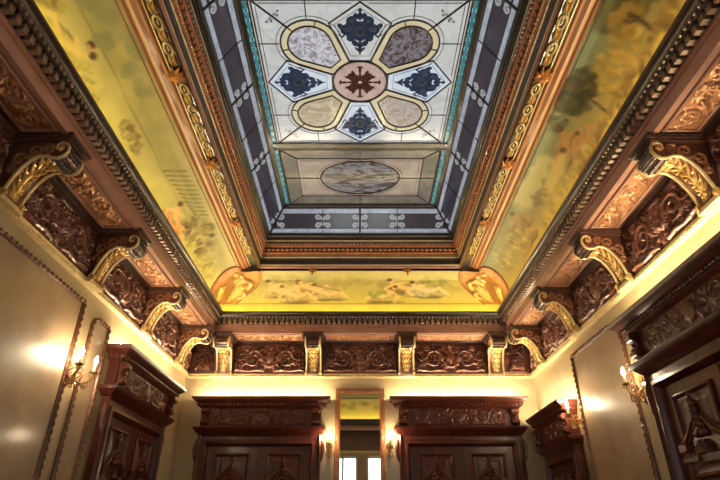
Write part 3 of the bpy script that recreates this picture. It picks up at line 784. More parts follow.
# gilt chain bands with rosettes
def chain(side):
    sg = -1 if side == 'L' else 1
    nm = 'left' if sg < 0 else 'right'
    t = thing('chain_ornament', 'gilt chain of rings and leaves along the %s side of the skylight' % nm, 'ornament', 'gilt chain ornaments beside the skylight')
    ros = [2.35, 3.72, 5.12, 6.50, 7.62]
    Ed = MB(); mR = mL = None
    for a, c in zip(ros, ros[1:]):
        n = int(round((c - a - .22) / .275)); st = (c - a - .22) / n
        for k in range(n):
            y = a + .11 + st * (k + .28)
            if mR is None:
                r = MB(); r.tube([(.038 * math.cos(w), .072 * math.sin(w), 0) for w in [2 * PI * i / 14 for i in range(15)]], .0125, 6)
                r.ball((0, 0, 0), (.011, .034, .010), 6, 4)
                o = r.build('ring_link', M['pale_gold'], t); mR = o.data
                l = MB()
                for dx in (-.020, .020): l.tube([(dx * 1.2, -.06, .002), (dx, 0, -.006), (dx * 1.2, .06, .002)], [.006, .017, .006], 6)
                l.tube([(0, -.068, 0), (0, 0, .002), (0, .068, 0)], [.010, .006, .010], 6)
                o2 = l.build('leaf_link', M['gold'], t); mL = o2.data
            else: o = link('ring_link', mR, t); o2 = link('leaf_link', mL, t)
            o.location = (sg * 1.775, y, 3.930 + ZO); o2.location = (sg * 1.775, y + st * .48, 3.930 + ZO)
    for x in (1.838, 1.712): Ed.box((sg * x - .005, 1.4, 3.925 + ZO), (sg * x + .005, 7.95, 3.94 + ZO))
    Ed.build('edge_fillet', M['pale_gold'], t)
    for i, y in enumerate(ros[1:4]):
        r = MB()
        for k in range(9):
            w = 2 * PI * k / 9
            r.tube([(sg * 1.785, y, 3.90 + ZO), (sg * 1.785 + .06 * math.cos(w), y + .06 * math.sin(w), 3.895 + ZO), (sg * 1.785 + .105 * math.cos(w + .3), y + .105 * math.sin(w + .3), 3.925 + ZO)], [.014, .024, .008], 6)
        r.ball((sg * 1.785, y, 3.89 + ZO), .038, 9, 6)
        tag(r.build('rosette', M['copper'], t), 'coppery carved rosette')
chain('L'); chain('R')
for sg, nm in ((-1, 'left'), (1, 'right')):
    r = MB(); x = sg * .80
    for k in range(8):
        w = 2 * PI * k / 8
        r.tube([(x, 7.99, 3.885 + ZO), (x + .05 * math.cos(w), 7.985, 3.885 + ZO + .04 * math.sin(w)), (x + .085 * math.cos(w), 7.995, 3.885 + ZO + .06 * math.sin(w))], [.012, .018, .006], 6)
    r.ball((x, 7.97, 3.885 + ZO), .028, 8, 5); r.ball((x, 7.99, 3.815 + ZO), (.016, .012, .03), 6, 4)
    tag(r.build('rosette', M['gilt_plaster']), 'small gilt rosette on the far skylight frame, %s one above the back mural' % nm, 'rosette', 'rosettes on the far frame')

# ------------------------------------------------------------------ stained glass skylight
SK = thing('stained_glass_skylight', 'leaded stained glass skylight with flower rosette, blue kites and dark sloping side panes', 'skylight')
ZG = 4.77 + ZO; CY = 4.63
def flat(a, c, d): return (a, c, d)
def came(b, pts, r=.011, z=None):
    b.tube([(x, y, (ZG if z is None else z) - .004) for x, y in pts], r, 6, up=(0, 0, 1), flat=.8)
lead = MB(); lead_thick = MB()
def rot(pts, a): c, s = math.cos(a), math.sin(a); return [(x * c - y * s, CY + x * s + y * c) for x, y in pts]
def pane(name, poly, m, z0=0., th=.008, parent=SK, label=None):
    o = (MB().prism(poly, flat, ZG + z0, ZG + z0 + th) if m is M['pewter'] else MB().add([flat(a, c, ZG + z0) for a, c in poly], [tuple(range(len(poly)))])).build(name, m, parent, smooth=0)
    return tag(o, label)
class Mask:
    """flat painted motif: small cells kept where the motif covers them"""
    def __init__(s, x0, x1, y0, y1, d=.008):
        s.x = np.arange(x0, x1, d); s.y = np.arange(y0, y1, d); s.d = d; s.m = np.zeros((len(s.y), len(s.x)), bool)
    def ell(s, cx, cy, rx, ry, a=0, val=True):
        X = s.x[None] - cx; Y = s.y[:, None] - cy; c, n = math.cos(a), math.sin(a)
        s.m[((X * c + Y * n) / rx) ** 2 + ((-X * n + Y * c) / ry) ** 2 < 1] = val
    def line(s, pts, r, val=True):
        for (a, b_), (e, f) in zip(pts, pts[1:]):
            dx, dy = e - a, f - b_; X = s.x[None]; Y = s.y[:, None]
            u = np.clip(((X - a) * dx + (Y - b_) * dy) / (dx * dx + dy * dy + 1e-9), 0, 1)
            s.m[np.hypot(X - a - u * dx, Y - b_ - u * dy) < r] = val
    def spiral(s, cx, cy, R, turns, ph, sg, r):
        s.line([(cx + R * (1 - .85 * i / 30) * math.cos(ph + sg * 6.283 * turns * i / 30), cy + R * (1 - .85 * i / 30) * math.sin(ph + sg * 6.283 * turns * i / 30)) for i in range(31)], r)
    def mb(s, fn, d0, d1):
        b = MB(); h = s.d / 2
        for j, i in zip(*np.nonzero(s.m)):
            x, y = s.x[i], s.y[j]
            b.add([fn(x - h, y - h, d0), fn(x + h, y - h, d0), fn(x + h, y + h, d0), fn(x - h, y + h, d0)], [(0, 1, 2, 3)])
        return b
# centre roundel
circ = [(.315 * math.cos(2 * PI * i / 40), .315 * math.sin(2 * PI * i / 40)) for i in range(40)]
ro = pane('centre_roundel', rot(circ, 0), M['g_rose'], label='pink round centre pane with brown leaf motif')
mk = Mask(-.3, .3, -.3, .3)
for k in range(4):
    a = PI / 4 + k * PI / 2
    mk.ell(.085 * math.cos(a), .085 * math.sin(a), .105, .060, a); mk.ell(.15 * math.cos(a + .22), .15 * math.sin(a + .22), .055, .026, a + .6); mk.ell(.15 * math.cos(a - .22), .15 * math.sin(a - .22), .055, .026, a - .6)
    a = k * PI / 2; mk.ell(.20 * math.cos(a), .20 * math.sin(a), .055, .018, a); mk.ell(.235 * math.cos(a), .235 * math.sin(a), .012, .042, a); mk.ell(.09 * math.cos(a), .09 * math.sin(a), .07, .018, a)
mk.ell(0, 0, .05, .05); mk.ell(0, 0, .022, .022, 0, False)
mk.mb(lambda x, y, d: (x, CY + y, ZG - d), .006, .006).build('leaf_motif', M['g_brown'], ro, smooth=0)
came(lead, rot([(.325 * math.cos(2 * PI * i / 40), .325 * math.sin(2 * PI * i / 40)) for i in range(41)], 0), .014)
# kites
kite = [(.33, -.125), (.84, -.335), (1.10, 0), (.84, .335), (.33, .125)]
mk = Mask(.36, 1.06, -.28, .28)
mk.ell(.74, 0, .13, .10)
for sg in (-1, 1):
    mk.ell(.76, sg * .13, .075, .085); mk.ell(.86, sg * .09, .07, .06); mk.ell(.66, sg * .10, .06, .05); mk.ell(.80, sg * .21, .045, .03, .6 * sg)
    mk.ell(.58, sg * .055, .05, .032, .6 * sg); mk.line([(.70, sg * .16), (.66, sg * .20), (.70, sg * .23)], .010); mk.ell(.93, sg * .045, .04, .03); mk.ell(.50, sg * .035, .03, .014, .7 * sg)
mk.ell(.55, 0, .07, .026); mk.line([(.43, 0), (.60, 0)], .010); mk.ell(.47, 0, .014, .030); mk.ell(.93, 0, .05, .03); mk.line([(.93, 0), (1.02, 0)], .010); mk.ell(1.0, 0, .014, .026)
mk2 = Mask(.36, 1.06, -.28, .28); mk2.ell(.74, 0, .075, .062)
for sg in (-1, 1): mk2.ell(.765, sg * .135, .036, .046); mk2.ell(.87, sg * .085, .030, .022)
mk3 = Mask(.36, 1.06, -.28, .28); mk3.ell(.74, 0, .035, .028)
kn = ('right', 'far', 'left', 'near'); kc = (M['g_ice'], M['g_ice'], M['g_ice'], M['g_clear'])
for k in range(4):
    a = k * PI / 2; q, n = math.cos(a), math.sin(a)
    o = pane('kite_pane', rot(kite, a), kc[k], label='%s kite shaped pane with dark blue ornament' % kn[k])
    fn = lambda x, y, d, q=q, n=n: (x * q - y * n, CY + x * n + y * q, ZG - d)
    mk.mb(fn, .005, .005).build('blue_ornament', M['g_navy'], o, smooth=0)
    mk2.mb(fn, .008, .008).build('ornament_highlight', M['g_navy_lt'], o, smooth=0)
    mk3.mb(fn, .011, .011).build('ornament_centre', M['g_ice'], o, smooth=0)
    came(lead, rot(kite + [kite[0]], a), .012)
    inner = [(.40, -.105), (.825, -.275), (1.03, 0), (.825, .275), (.40, .105)]
    came(lead, rot(inner + [inner[0]], a), .0035)
# lobes
def lobe(rc, ra, r0, h0, n=18):
    """tear drop: arc of radius ra about (rc,0), straight sides to (r0,+-h0)"""
    d = math.hypot(rc - r0, h0); a = math.atan2(h0, r0 - rc)
    w = a - math.acos(min(1, ra / d))
    arc = [(rc + ra * math.cos(-w + 2 * w * i / n), ra * math.sin(-w + 2 * w * i / n)) for i in range(n + 1)]
    return arc + [(r0, h0), (r0, -h0)]
LI = lobe(.79, .245, .40, .085); LO = lobe(.79, .325, .315, .145)
ln = (('g_tan', 'far left'), ('g_grey', 'far right'))
for a, m, nm in ((PI / 4, 'g_grey', 'far right'), (3 * PI / 4, 'g_tan', 'far left'), (5 * PI / 4, 'g_lilac', 'near left'), (7 * PI / 4, 'g_umber', 'near right')):
    pane('petal_pane', rot(LI, a), M[m], label='%s petal pane of marbled painted glass' % nm)
    b = MB(); k = len(LI)
    A = rot(LO, a); B_ = rot(LI, a)
    for z in (0,): b.add([(x, y, ZG + z) for x, y in A + B_], [(i, (i + 1) % k, k + (i + 1) % k, k + i) for i in range(k)])
    b.build('petal_border', M['g_cream'], SK, smooth=0)
    came(lead, A + [A[0]], .011); came(lead, B_ + [B_[0]], .011)
    C2 = rot(lobe(.79, .375, .6, .32), a)[:19]; came(lead, C2, .004)
    for t in (-1.9, 0, 1.9):
        p = [(.79 + r * math.cos(t * .55), r * math.sin(t * .55)) for r in (.245, .325)]; came(lead, rot(p, a), .008)
# clear quarter panes round the flower
QB = 1.125
arcp = lobe(.79, .325, .315, .145)
for k in range(4):
    a = k * PI / 2
    # each quarter in two panes split along the diagonal
    for sg in (1, -1):
        arc = []
        for i in range(9):
            w = (1.95) * (1 - i / 8)                     # from beside the kite shoulder up to the outer tip of the petal
            x, y = .79 + .325 * math.cos(w), .325 * math.sin(w)
            arc.append((x, y))
        # rotate the petal frame (diagonal) into the quarter
        poly = [(QB * math.sqrt(2), 0)] + [(QB / math.sqrt(2) , QB / math.sqrt(2))] if 0 else None
        d2 = lambda u, v: ((u - v) / math.sqrt(2), (u + v) / math.sqrt(2))
        P = [d2(x, y) for x, y in arc]                   # ends at the diagonal, starts near (0.34,0.84)
        poly = P + [(QB, QB), (0, QB), (0, 1.10), (.335, .84)]
        if sg < 0: poly = [(y, x) for x, y in poly]
        pane('corner_pane', rot(poly, a), M['g_clear'])
        mid = [(.57, .90), (.57, QB)]; out = [(.09, QB - .04), (QB - .075, QB - .04)]
        for seg, r in ((mid, .007), (out, .0045)):
            if sg < 0: seg = [(y, x) for x, y in seg]
            came(lead, rot(seg, a), r)
    came(lead, rot([(.79 * .7071 + .23, .79 * .7071 + .23), (QB, QB)], a), .012)
    mk = Mask(.7, 1.1, .7, 1.1, .009)
    mk.spiral(.885, .945, .030, 1.1, 0, 1, .006); mk.spiral(.945, .885, .030, 1.1, 1.5, -1, .006); mk.spiral(.86, 1.0, .018, .9, 0, -1, .005); mk.spiral(1.0, .86, .018, .9, 1.5, 1, .005)
    q, n = math.cos(a), math.sin(a)
    mk.mb(lambda x, y, d: (x * q - y * n, CY + x * n + y * q, ZG - d), .006, .006).build('corner_scrolls', M['g_brown'], SK, smooth=0)
came(lead, [(-QB, CY - QB), (QB, CY - QB), (QB, CY + QB), (-QB, CY + QB), (-QB, CY - QB)], .010)
# borders beside the flower: blush strip, then the teal and aqua strip
YE0, YE1 = 1.86, 7.40
for sg, nm in ((-1, 'left'), (1, 'right')):
    f = lambda x0, x1, y0, y1: [(sg * x0, y0), (sg * x1, y0), (sg * x1, y1), (sg * x0, y1)]
    pane('blush_strip', f(QB, 1.155, CY - QB, CY + QB), M['g_pink'])
    for (y0, y1) in ((CY - QB, CY + QB), (5.90, 7.33)):
        b = MB(); x0, x1 = (1.158 if y0 < 5 else 1.139), 1.218
        b.add([flat(a, c, ZG) for a, c in f(x0, x1, y0, y1)], [(0, 1, 2, 3)])
        n = int((y1 - y0) / .125)
        for i in range(n):
            y = y0 + (y1 - y0) * (i + .5) / n; h = (y1 - y0) / n / 2; xm = sg * (x0 + x1) / 2
            b.add([(xm, y - h * .72, ZG - .003), (xm + .022, y - h * .3, ZG - .003), (xm + .022, y + h * .3, ZG - .003), (xm, y + h * .72, ZG - .003), (xm - .022, y + h * .3, ZG - .003), (xm - .022, y - h * .3, ZG - .003)], [(0, 1, 2, 3, 4, 5)], 1)
            b.add([(xm + .014 * math.cos(t * PI / 4), y + h + .014 * math.sin(t * PI / 4), ZG - .004) for t in range(8)], [tuple(range(8))], 1)
            came(lead, [(xm, y - h), (xm + .024, y - h * .3), (xm + .024, y + h * .3), (xm, y + h)], .003); came(lead, [(xm, y - h), (xm - .024, y - h * .3), (xm - .024, y + h * .3), (xm, y + h)], .003)
        b.build('teal_border_strip', [M['g_teal'], M['g_aqua']], SK, smooth=0)
        came(lead, [(sg * x0, y0), (sg * x0, y1)], .007)
    came(lead_thick, [(sg * 1.155, YE0), (sg * 1.155, YE1)], .010)
# beams, end panels
fr = MB()
for sg in (-1, 1): fr.box((min(sg * 1.218, sg * 1.29), YE0 - .02, ZG - .02), (max(sg * 1.218, sg * 1.29), YE1 + .02, ZG + .05))
for y0, y1 in ((YE0 - .03, YE0 + .08), (YE1 - .08, YE1 + .03)): fr.box((-1.29, y0, ZG - .02), (1.29, y1, ZG + .05))
fr.build('iron_frame', M['black_frame'], SK)
for d in (1, -1):
    g = lambda y: CY + d * y
    b = MB()
    for y0, y1, z in ((QB, QB + .03, .02), (QB + .12, QB + .15, .02)): b.box((-1.22, min(g(y0), g(y1)), ZG - z), (1.22, max(g(y0), g(y1)), ZG + .03))
    b.build('cross_beam', M['black_frame'], SK)
    y0, y1 = sorted((g(QB + .03), g(QB + .12)))
    pane('beam_strip', [(-1.2, y0), (1.2, y0), (1.2, y1), (-1.2, y1)], M['pewter'], z0=-.012, th=.03)
    Y0, Y1 = QB + .16, YE1 - CY - .09
    R4 = lambda x, a, c: [(-x, min(g(a), g(c))), (x, min(g(a), g(c))), (x, max(g(a), g(c))), (-x, max(g(a), g(c)))]
    xa, ya, yb = .92, Y0 + .20, Y1 - .24
    outer = [(1.14, Y0), (1.14, Y1), (-1.14, Y1), (-1.14, Y0)]; inn = [(xa, ya), (xa, yb), (-xa, yb), (-xa, ya)]
    for i in range(4):
        j = (i + 1) % 4
        pane('greyed_border', [(x, g(y)) for x, y in (outer[i], outer[j], inn[j], inn[i])], M['g_dim'])
        came(lead, [(outer[i][0], g(outer[i][1])), (inn[i][0], g(inn[i][1]))], .010)
    came(lead, [(x, g(y)) for x, y in inn + inn[:1]], .010); came(lead, [(x, g(y)) for x, y in outer + outer[:1]], .012)
    yc = (ya + yb) / 2
    ov = [(.60 * math.cos(2 * PI * i / 48), yc + (yb - ya) * .44 * math.sin(2 * PI * i / 48)) for i in range(48)]
    for h in range(4):                                  # beige corners round the oval
        sx, sy = ((1, 1), (-1, 1), (-1, -1), (1, -1))[h]
        arc = [(sx * .60 * math.cos(PI / 2 * i / 12), yc + sy * (yb - ya) * .44 * math.sin(PI / 2 * i / 12)) for i in range(13)]
        pane('beige_pane', [(x, g(y)) for x, y in arc + [(0, yc + sy * (yb - ya) / 2), (sx * xa, yc + sy * (yb - ya) / 2), (sx * xa, yc)]], M['g_beige'])
    pane('oval_pane', [(x, g(y)) for x, y in ov], M['g_oval'], label='dark plum marbled oval pane in the end panel')
    came(lead, [(x, g(y)) for x, y in ov + ov[:1]], .012)
    came(lead, [(x * 1.09, g(yc + (y - yc) * 1.10)) for x, y in ov + ov[:1]], .004)
    for sx in (-1, 1): came(lead, [(sx * .60, g(yc)), (sx * 1.14, g(yc))], .009)
    for sy in (-1, 1): came(lead, [(0, g(yc + sy * (yb - ya) * .44)), (0, g(Y0 if sy < 0 else Y1))], .008)
    e2 = xa - .05; came(lead, [(x, g(y)) for x, y in ((e2, ya + .05), (e2, yb - .05), (-e2, yb - .05), (-e2, ya + .05), (e2, ya + .05))], .004)
    pane('end_strip', [(x, g(y)) for x, y in ((-1.15, Y1 + .005), (1.15, Y1 + .005), (1.15, Y1 + .02), (-1.15, Y1 + .02))], M['g_dim'])
lead.build('lead_cames', M['lead'], SK); lead_thick.build('side_cames', M['lead'], SK)

# sloping sides of dark glass
def slope(side):
    """point on the sloping glass: s along, u = 0 at the bottom edge .. 1 at the top edge, d towards the room"""
    def fn(s, u, d=0.):
        if side in 'LR':
            sg = -1 if side == 'L' else 1
            return (sg * (1.53 - .25 * u - d * .85), s, 4.36 + ZO + .41 * u - d * .52)
        sg = 1 if side == 'B' else -1
        yb, yt = (7.655, 7.40) if side == 'B' else (1.605, 1.86)
        return (s, yb + (yt - yb) * u - sg * d * .85, 4.36 + ZO + .41 * u - d * .52)
    return fn
cam = MB()
me_scroll = {}
for side in 'LRBF':
    fn = slope(side)
    nm = {'L': 'left', 'R': 'right', 'B': 'far', 'F': 'near'}[side]
    if side in 'LR':
        th = [1.70, 2.05, 3.34, 4.63, 5.92, 7.56]; mids = [2.70, 3.98, 5.27, 6.62]
        cells = [(a, c) for a, c in zip(th, th[1:])]
        half = lambda u: (1.605 + .255 * u, 7.655 - .255 * u)
    else:
        th = [-1.40, 0, 1.40]; mids = [-.62, .62]; cells = [(-1.40, 0), (0, 1.40)]
        half = lambda u: (-1.53 + .25 * u, 1.53 - .25 * u)
    div = sorted(set([round(x, 3) for x in th[1:-1] + mids]))
    bounds = [None] + div + [None]
    for a, c in zip(bounds, bounds[1:]):
        A = lambda u: half(u)[0] + .02 if a is None else a
        C_ = lambda u: half(u)[1] - .02 if c is None else c
        u0, u1, v0, v1 = .07, .25, .76, .94
        def quad(ua, ub, ia=0., ic=0., d=0.): return [fn(A(ua) + ia, ua, d), fn(C_(ua) - ic, ua, d), fn(C_(ub) - ic, ub, d), fn(A(ub) + ia, ub, d)]
        def sheet(name, ua, ub, m, ia=0., ic=0.):
            b = MB(); v = quad(ua, ub, ia, ic) + quad(ua, ub, ia, ic, -.008)
            b.add(v[:4], [(0, 1, 2, 3)]); return b.build(name, m, SK, smooth=0)
        sheet('frosted_strip', u0, u1, M['g_frost']); sheet('frosted_strip', v0, v1, M['g_frost'])
        if side == 'F': sheet('dark_side_pane', u1, v0, M['g_dark']); continue
        # one sheet: dark cells, and pale cells where scrolls are painted at the ends of the pane
        A5, C5 = A(.5), C_(.5); L2 = (C5 - A5) / 2; mid = (A5 + C5) / 2
        W = max(C_(u1) - A(u1), C_(v0) - A(v0)) / 2 + .03; hv = (v0 - u1) * .48 / 2
        mk = Mask(-W - .1, W + .1, -hv + .0055, hv, .011)
        for ex, kx in ((-L2, a), (L2, c)):
            sg = 1 if ex < 0 else -1
            if side == 'B' or kx is None or kx in th:
                for sv in (-1, 1):
                    mk.spiral(ex + sg * .080, sv * .075, .050, 1.2, PI if sg > 0 else 0, sv * sg, .013)
                    mk.line([(ex + sg * .012, sv * .02), (ex + sg * .03, sv * .075)], .013); mk.line([(ex + sg * .075, sv * .13), (ex + sg * .15, sv * .130)], .012)
        uc = (u1 + v0) / 2
        f2 = lambda x, y, d: fn(mid + x, uc + y / .48, d)
        ins = np.zeros_like(mk.m)
        for jj, y in enumerate(mk.y):
            u = uc + y / .48; xx = mid + mk.x; ins[jj] = (xx > A(u) - .006) & (xx < C_(u) + .006)
        pale = mk.m & ins; mk.m = ins & ~pale
        p = mk.mb(f2, 0, 0).build('dark_side_pane', M['g_dark'], SK, smooth=0)
        mk.m = pale; mk.mb(f2, 0, 0).build('painted_scrolls', M['g_white'], p, smooth=0)
    for x in div:
        k = x in [round(t, 3) for t in th]
        (MB() if k else cam).tube([fn(x, 0, .004), fn(x, 1, .004)], .016 if k else .007, 6).build('thick_bar', M['black_frame'], SK) if k else cam.tube([fn(x, 0, .004), fn(x, 1, .004)], .007, 6)
    for u, r in ((.02, .022), (.97, .020), (u1, .005), (v0, .005)):
        cam.tube([fn(half(u)[0], u, .003), fn(half(u)[1], u, .003)], r, 6)
for x in (-1, 1):
    for y0, y1 in ((7.655, 7.40), (1.605, 1.86)): MB().tube([(x * 1.53, y0, 4.36 + ZO), (x * 1.28, y1, 4.77 + ZO)], .024, 6).build('hip_bar', M['black_frame'], SK)
cam.build('glazing_bars', M['black_frame'], SK)
# upstand that closes the frame to the glass
MB().rings([(-1.53 - a, 1.53 + a, 1.605 - a, 7.655 + a, z + ZO) for a, z in ((.03, 4.355), (-.012, 4.362), (-.03, 4.40), (.03, 4.43))]).build('bottom_frame', M['black_frame'], SK)

# ------------------------------------------------------------------ carved doors
def carve_over(w, h, seed):
    f = HF(w, h, .011); R = random.Random(seed); a = .026
    f.ell(0, 0, .10, h * .38, 0, .02, .012); f.leaf(0, -h * .3, PI / 2, h * .6, .07, .034)
    for i in range(3):
        x = .20 + i * .22
        if x < w / 2 - .1:
            f.spiral(x, (.02 if i % 2 else -.02), h * .34, 1.9, PI * .9, -1 if i % 2 else 1, .017, .008, a)
            f.leaf(x + .1, 0, .5 if i % 2 else -.5, .14, .05, a)
    f.mirror()
    for k in range(int(w * 42)):
        x, y, an = R.uniform(.03, w / 2 - .06), R.uniform(-h / 2 + .04, h / 2 - .03), R.uniform(0, 6.28); L = R.uniform(.05, .09); q = a * R.uniform(.5, .9)
        f.leaf(x, y, an, L, .026, q, 3); f.leaf(-x, y, PI - an, L, .026, q, 3)
    f.stroke([(-w / 2 + .02, -h / 2 + .02), (w / 2 - .02, -h / 2 + .02)], .01, .01, .012)
    return f
hf_over = {}
def door_unit(num, side, s, k, dz, where, strip_label):
    """k scales the width, dz shifts the height; local X along the wall, Y out of the wall, Z up from the floor"""
    og, X, Y = wf(side, s, .003)
    t = thing('door_surround', 'dark carved mahogany door surround with heavy cornice ' + where, 'door surround', 'carved door surrounds')
    H = lambda z: z + dz
    # stepped casing
    steps = [(1.00, .02), (1.00, .10), (.975, .115), (.955, .10), (.95, .085), (.90, .085), (.89, .115), (.86, .125), (.845, .10), (.83, .07), (.83, 0)]
    b = MB(); rows = []
    for w, y in steps:
        top = 2.85 + (w - .83) * 1.25
        rows.append([(-w * k, y, 0), (-w * k, y, H(top)), (w * k, y, H(top)), (w * k, y, 0)])
    b.loft(rows); b.build('casing', M['mahogany'], t)
    def tiers(name, ts, m, extra=None):
        """mouldings that return at both ends: (half width, projection, z)"""
        b = MB(); rows = []
        for w, y, z in ts: rows.append([(-w * k, 0, H(z)), (-w * k, y, H(z)), (w * k, y, H(z)), (w * k, 0, H(z))])
        b.loft(rows)
        if extra: extra(b)
        b.add([rows[0][i] for i in (0, 1, 2, 3)], [(0, 1, 2, 3)]); b.add([rows[-1][i] for i in (0, 1, 2, 3)], [(3, 2, 1, 0)])
        return b.build(name, m, t)
    tiers('architrave', [(1.0, .10, 3.02), (1.0, .125, 3.03), (1.03, .14, 3.05), (1.05, .175, 3.08), (1.075, .195, 3.10), (1.075, .205, 3.135), (1.02, .15, 3.15)], M['mahogany'])
    tiers('entablature', [(.985, .125, 3.15), (.985, .125, 3.44)], M['mahogany'])
    def eggs(b):
        n = int(2.1 * k / .055)
        for i in range(n + 1): b.ball((-1.05 * k + 2.1 * k * i / n, .205, H(3.487)), (.020, .016, .018), 6, 4)
        for sg in (-1, 1):
            for i in range(3): b.ball((sg * 1.06 * k, .05 + .055 * i, H(3.487)), (.014, .02, .018), 6, 4)
    tiers('cornice', [(1.0, .13, 3.43), (1.02, .155, 3.45), (1.04, .185, 3.47), (1.05, .195, 3.50), (1.075, .23, 3.52), (1.11, .262, 3.545), (1.135, .285, 3.57), (1.14, .29, 3.60), (1.1, .25, 3.603), (.5, .02, 3.604)], M['mahogany_carved'], eggs)
    key = round(k, 2)
    if key not in hf_over: hf_over[key] = carve_over(1.50 * k, .25, 5)
    o = hf_over[key].build('frieze_carving', M['mahogany_carved'], t); o.location = (0, .127, H(3.295))
    for sg in (-1, 1):
        c = MB(); x = sg * .91 * k
        P = [(.13, 3.165), (.175, 3.18), (.19, 3.22), (.175, 3.26), (.16, 3.29), (.175, 3.33), (.21, 3.365), (.225, 3.40), (.21, 3.43), (.13, 3.435)]
        c.prism(P, lambda a, z, d: (x + d, a, H(z)), -.055, .055)
        for (yy, zz, r) in ((.175, 3.215, .04), (.195, 3.385, .045)): c.lathe([(.01, -.066), (r * .7, -.066), (r, -.055), (r, .055), (r * .7, .066), (.01, .066)], (x, yy, H(zz)), 'x', 12)
        for i in range(5): c.ball((x, .185 + .01 * (i % 2), H(3.20 + .05 * i)), (.03, .022, .022), 6, 4)
        c.build('corbel', M['mahogany_carved'], t)
        e = MB()                                     # scrolled ears at the casing sides
        e.tube([(sg * (1.0 + .035 * math.sin(i * .5)) * k, .08, H(2.95 - .05 * i)) for i in range(8)], [.02, .028, .034, .03, .024, .028, .03, .012], 7)
        e.build('side_ear', M['mahogany_carved'], t)
    place(t, og, X, Y)
    # leaves
    d = struct(thing('door_%d' % num, '', ''), 'dark mahogany double door with carved pediment panels ' + where, 'door')
    for sg in (-1, 1):
        x0, x1 = sorted((sg * .008 * k, sg * .825 * k))
        MB().box((x0, .004, .01), (x1, .045, H(2.85))).build('door_leaf', M['mahogany'], d)
        lf = COL.objects[-1]
        for z0, z1 in ((2.02, 2.745), (.95, 1.90), (.18, .82)):
            px0, px1 = x0 + .13 * k, x1 - .13 * k
            b = MB(); fr_ = [(.0, .045), (.0, .068), (.018, .078), (.035, .066), (.045, .05), (.075, .046), (.115, .060), (.125, .062)]
            b.rings([(px0 + a, px1 - a, H(z0) + a, H(z1) - a, y) for a, y in fr_])
            b.v = [(x, y2, z) for x, z, y2 in b.v]
            a = .125; b.add([(px0 + a, .062, H(z0) + a), (px1 - a, .062, H(z0) + a), (px1 - a, .062, H(z1) - a), (px0 + a, .062, H(z1) - a)], [(0, 1, 2, 3)])
            b.build('panel_moulding', M['mahogany'], lf)
        cx = (x0 + x1) / 2
        b = MB(); zc = H(2.36)                      # broken pediment with a stepped leaf drop
        for q in (-1, 1):
            pts = [(q * .30 * k, -.04), (q * .25 * k, -.03), (q * .16 * k, .03), (q * .085 * k, .115), (q * .045 * k, .13)]
            for dy, r, yy in ((0, .020, .075), (-.045, .013, .068), (.034, .010, .066)): b.tube([(cx + x, yy, zc + z + dy) for x, z in pts], r, 7)
            b.box((cx + min(q * .33, q * .22) * k, .05, zc - .115), (cx + max(q * .33, q * .22) * k, .105, zc - .055))
            b.box((cx + min(q * .35, q * .12) * k, .05, zc - .20), (cx + max(q * .35, q * .12) * k, .085, zc - .165))
        for i in range(5):
            w = .078 - .013 * i; z = zc + .02 + .062 * i
            for q in (-1, 0, 1): b.ball((cx + q * w * .6 * k, .088 - .012 * abs(q), z - .016 * abs(q)), (w * .48 * k, .036, .036), 8, 5)
        b.ball((cx, .09, zc + .32), (.022, .022, .03), 8, 5)
        for i in range(7):
            a = PI * i / 6
            b.tube([(cx, .06, zc - .14), (cx + .10 * k * math.cos(a), .085, zc - .14 + .095 * math.sin(a))], [.012, .024], 6)
        b.build('carved_pediment', M['mahogany_carved'], lf)
    place(d, og, X, Y)
    st = MB().box((-1.08 * k, .13, H(3.608)), (1.08 * k, .155, H(3.622))).build('light_strip', M['led_white'])
    tag(st, strip_label, 'light strip', 'warm light strips hidden on the door cornices'); place(st, og, X, Y)
door_unit(1, 'B', -1.63, 1.0, 0, 'left of the mirror on the back wall', 'glowing light strip on top of the left back door cornice')
door_unit(2, 'B', 1.63, 1.0, 0, 'right of the mirror on the back wall', 'glowing light strip on top of the right back door cornice')
door_unit(3, 'L', 7.20, 1.0, -.02, 'on the left wall behind the lit sconce', 'glowing light strip on top of the left wall door cornice')
door_unit(4, 'R', 4.30, 1.08, 0, 'at the right edge beside the single candle sconce', 'glowing light strip on top of the nearest right wall door cornice')
door_unit(5, 'R', 8.215, .69, -.36, 'low and small in the far right corner', 'glowing light strip on top of the small far right door cornice')

# ------------------------------------------------------------------ mirror
t = thing('wall_mirror', 'tall mirror in a copper coloured frame between the two back doors', 'mirror')
hw, z0, z1 = .415, 1.0, 2.18 + ZO
b = MB(); b.rings([(-hw + a, hw - a, z0 + a, z1 - a, y) for a, y in ((0, 0), (0, .05), (.012, .058), (.03, .05), (.04, .062), (.062, .06), (.085, .03), (.088, .012))])
b.v = [(x, y2, z) for x, z, y2 in b.v]; b.build('frame', M['mirror_frame'], t)
MB().box((-hw + .08, .004, z0 + .08), (hw - .08, .014, z1 - .08)).build('mirror_glass', M['mirror'], t, smooth=0)
place(t, *wf('B', 0.0, 0.))

